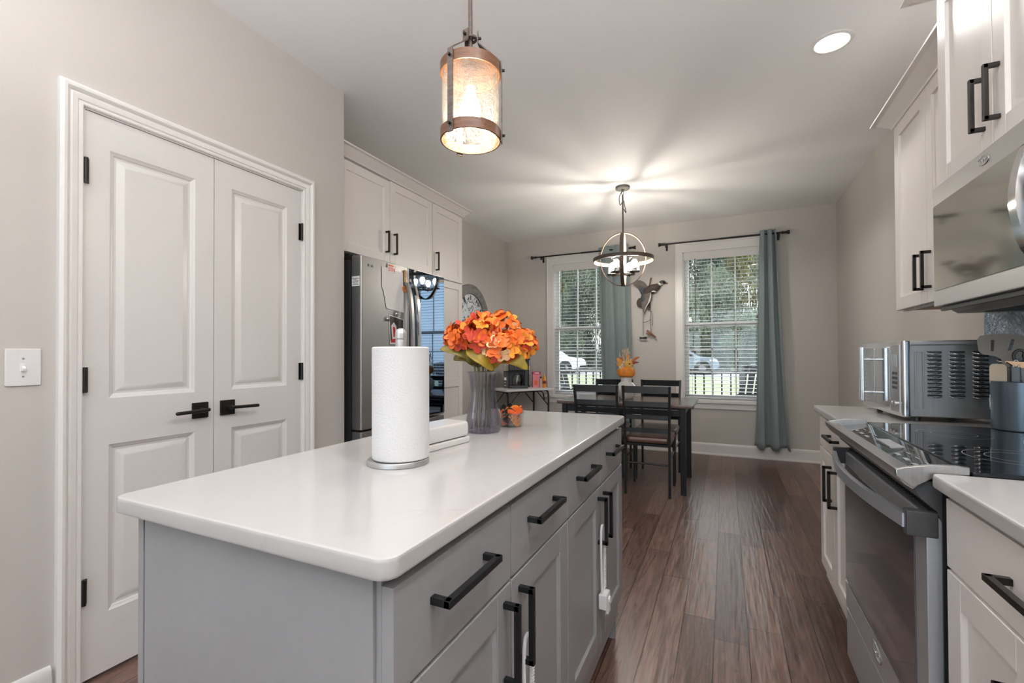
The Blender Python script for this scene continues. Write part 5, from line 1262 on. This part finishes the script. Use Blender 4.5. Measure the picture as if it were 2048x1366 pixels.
def porch_chair(x, y, rz, label):
    t = thing('porch_chair', label, 'chair', (x, y, -.06), rz, 'dark slatted porch chairs')
    for k in range(6):
        xx = -.225+k*.09; b = B(); b.tube([(xx, .22, .30), (xx*1.15, .52, 1.07+.03*math.sin(math.pi*(k+.5)/6))], 0, flat=(.070, .020), upv=(1, 0, 0)); part('back_slat', b, plast_m, t, True)
    for k in range(5): part('seat_slat', B().box((-.27, -.28+k*.105, .37-.018*k), (.27, -.19+k*.105, .39-.018*k)), plast_m, t, True)
    for s in (-1, 1):
        part('armrest', B().box((s*.33-.06, -.34, .56), (s*.33+.06, .34, .585), .006), plast_m, t, True)
        part('leg', B().box((s*.29-.02, -.30, 0), (s*.29+.02, -.20, .56)), plast_m, t, True)
        part('leg', B().box((s*.29-.02, .24, 0), (s*.29+.02, .34, .56)), plast_m, t, True)
    b = B(); b.box((-.30, .36, .62), (.30, .39, .70)); part('back_brace', b, plast_m, t, True)
porch_chair(-2.26, 7.1, R(158), 'dark slatted porch chair outside the window by the coffee maker')
porch_chair(.27, 7.1, R(202), 'dark slatted porch chair outside the window by the long curtain')
def car(x, y, label, color, kind):
    """side-on vehicle, nose towards +x; x is the nose"""
    paint = principled('paint '+kind, color, .25, .1); t = thing('car', label, 'car', (x-2.2, y, -.105))
    prof = [(0, .45), (-.02, .70), (-.12, .92), (-.35, 1.02), (-1.25, 1.12), (-1.95, 1.62), (-2.3, 1.70), (-3.7, 1.70), (-4.4, 1.60), (-4.75, 1.05), (-4.8, .50), (-4.6, .36), (-.25, .30)]
    b = B(); b.prism([(x+u, y-.9, v-.105) for u, v in prof], (0, 1.8, 0), .06); part('body', b, paint, t)
    for wy in (y-.92, y+.72):
        for wx in (-.95, -3.75):
            b = B(); b.lathe([(.20, 0), (.35, .01), (.365, .04), (.365, .18), (.35, .20), (.2, .2)], (x+wx, wy, .26), 28, 'y'); wl = part('wheel', b, plast_m, t)
            b = B(); b.lathe([(0, -.012), (.06, -.014), (.09, -.004), (.2, -.008), (.215, 0)], (x+wx, wy, .26), 20, 'y', cap=False); part('hubcap', b, principled('grey alloy', (.22, .22, .23), .45), wl)
    b = B()
    for wx in (-.95, -3.75): b.lathe([(.0, -.004), (.46, -.004)], (x+wx, y-.902, .30), 28, 'y', cap=False)
    part('wheel_arch', b, plast_m, t)
    b = B(); b.prism([(x-1.45, y-.905, 1.03), (x-2.02, y-.905, 1.46), (x-2.9, y-.905, 1.52), (x-2.9, y-.905, 1.03)], (0, .01, 0)); b.prism([(x-3.0, y-.905, 1.03), (x-3.0, y-.905, 1.52), (x-4.1, y-.905, 1.48), (x-4.35, y-.905, 1.03)], (0, .01, 0)); part('side_window', b, bglass_m, t)
    b = B(); b.prism([(x-.04, y-.915, .68), (x-.14, y-.915, .80), (x-.55, y-.915, .82), (x-.45, y-.915, .70)], (0, .05, 0)); part('headlight', b, principled('headlight lens', (.8, .82, .85), .1), t)
    b = B(); b.prism([(x+.02, y-.7, .42), (x+.03, y-.7, .30), (x-.2, y-.7, .22), (x-.2, y-.7, .4)], (0, 1.4, 0)); part('bumper', b, plast_m, t)
car(-8.75, 30.0, 'white car parked beyond the lawn, seen in the window by the coffee maker', (.80, .81, .82), 'white')
car(-.35, 31.2, 'grey car parked beyond the lawn, seen in the window by the long curtain', (.22, .26, .31), 'grey')
# trees
random.seed(11)
tree_m = [weathered('dark evergreen leaves', (.045, .065, .048), (.115, .145, .105), (1, 1, 1), .8, 1.2), weathered('grey green leaves', (.12, .15, .10), (.26, .30, .20), (1, 1, 1), .8, 1.2), weathered('autumn olive leaves', (.22, .22, .09), (.40, .36, .17), (1, 1, 1), .8, 1.2)]
bark_m = weathered('grey bark', (.07, .06, .05), (.14, .12, .10), (6, 6, 1), .9)
def crown_mesh(nm, n, mat, cone, seed):
    rnd = random.Random(seed); b = B()
    blobs = [(rnd.uniform(-.62, .62), rnd.uniform(-.62, .62), rnd.uniform(.04, .95), rnd.uniform(.26, .42)) for _ in range(26)]
    for i in range(n):
        if cone: zz = rnd.random()**1.35; rr = ((1-zz)*.85+.10)*math.sqrt(rnd.random())+.02; a = rnd.random()*6.28; c = Vector((rr*math.cos(a), rr*math.sin(a), zz))
        else:
            bx, by, bz, br = rnd.choice(blobs); d = Vector((rnd.gauss(0, 1), rnd.gauss(0, 1), rnd.gauss(0, 1))).normalized()*br*rnd.random()**.35; c = Vector((bx+d.x, by+d.y, max(.01, bz+d.z*.55)))
        u = Vector((rnd.gauss(0, 1), rnd.gauss(0, 1), rnd.gauss(0, 1))).normalized(); v = u.orthogonal().normalized(); s = rnd.uniform(.017, .030)
        b.bm.faces.new([b.bm.verts.new(c+u*(s*1.5)), b.bm.verts.new(c+v*s*.6), b.bm.verts.new(c-u*(s*1.5)), b.bm.verts.new(c-v*s*.6)])
    return b.mesh(nm, mat, 180)
def trunk_mesh(nm, cone):
    b = B(); b.tube([(0, 0, 0), (.005, 0, .3), (0, .01, .85)], [.028, .018, .004], 8)
    if not cone:
        for a in range(0, 360, 60): b.tube([(0, 0, .22), (.2*math.cos(R(a)), .2*math.sin(R(a)), .50), (.38*math.cos(R(a)), .38*math.sin(R(a)), .70)], [.012, .007, .002], 5)
    return b.mesh(nm, bark_m)
CR = [(crown_mesh('foliage', 6500, tree_m[0], True, 1), trunk_mesh('trunk', True)), (crown_mesh('foliage', 7500, tree_m[1], False, 2), trunk_mesh('trunk', False)), (crown_mesh('foliage', 7000, tree_m[2], False, 3), trunk_mesh('trunk', False))]
kinds = ['dark evergreen tree beyond the driveway', 'grey green leafy tree beyond the driveway', 'olive autumn tree beyond the driveway']
spots = []
for (y, wd, ht, pitch, ks) in ((33.9, 1.25, 2.6, 2.45, (0, 1, 0, 0)), (37.4, 2.2, 4.2, 4.7, (0, 1, 0)), (42.5, 2.9, 8, 6.1, (1, 0, 2)), (49, 3.2, 13.5, 6.7, (0, 1, 1)), (56, 3.4, 19, 7.1, (1, 2, 1)), (64, 3.5, 23, 7.2, (0, 1, 2))):
    x = -.43*y-random.random()*2; i = 0
    while x < .10*y+2:
        spots.append((x, y, ks[i % len(ks)], wd*random.uniform(.92, 1.0), ht*random.uniform(.85, 1.12)))
        x += pitch; i += 1
for (x, y, k, wd, ht) in spots:
    r = thing('tree', kinds[k], 'tree', (x, y, -.12), random.random()*6.28, 'trees beyond the driveway, '+['evergreen', 'leafy', 'autumn'][k])
    for nm, me in zip(('foliage', 'trunk'), CR[k]):
        o = bpy.data.objects.new(nm, me); COL.objects.link(o); o.parent = r; o.scale = (wd, wd, ht)
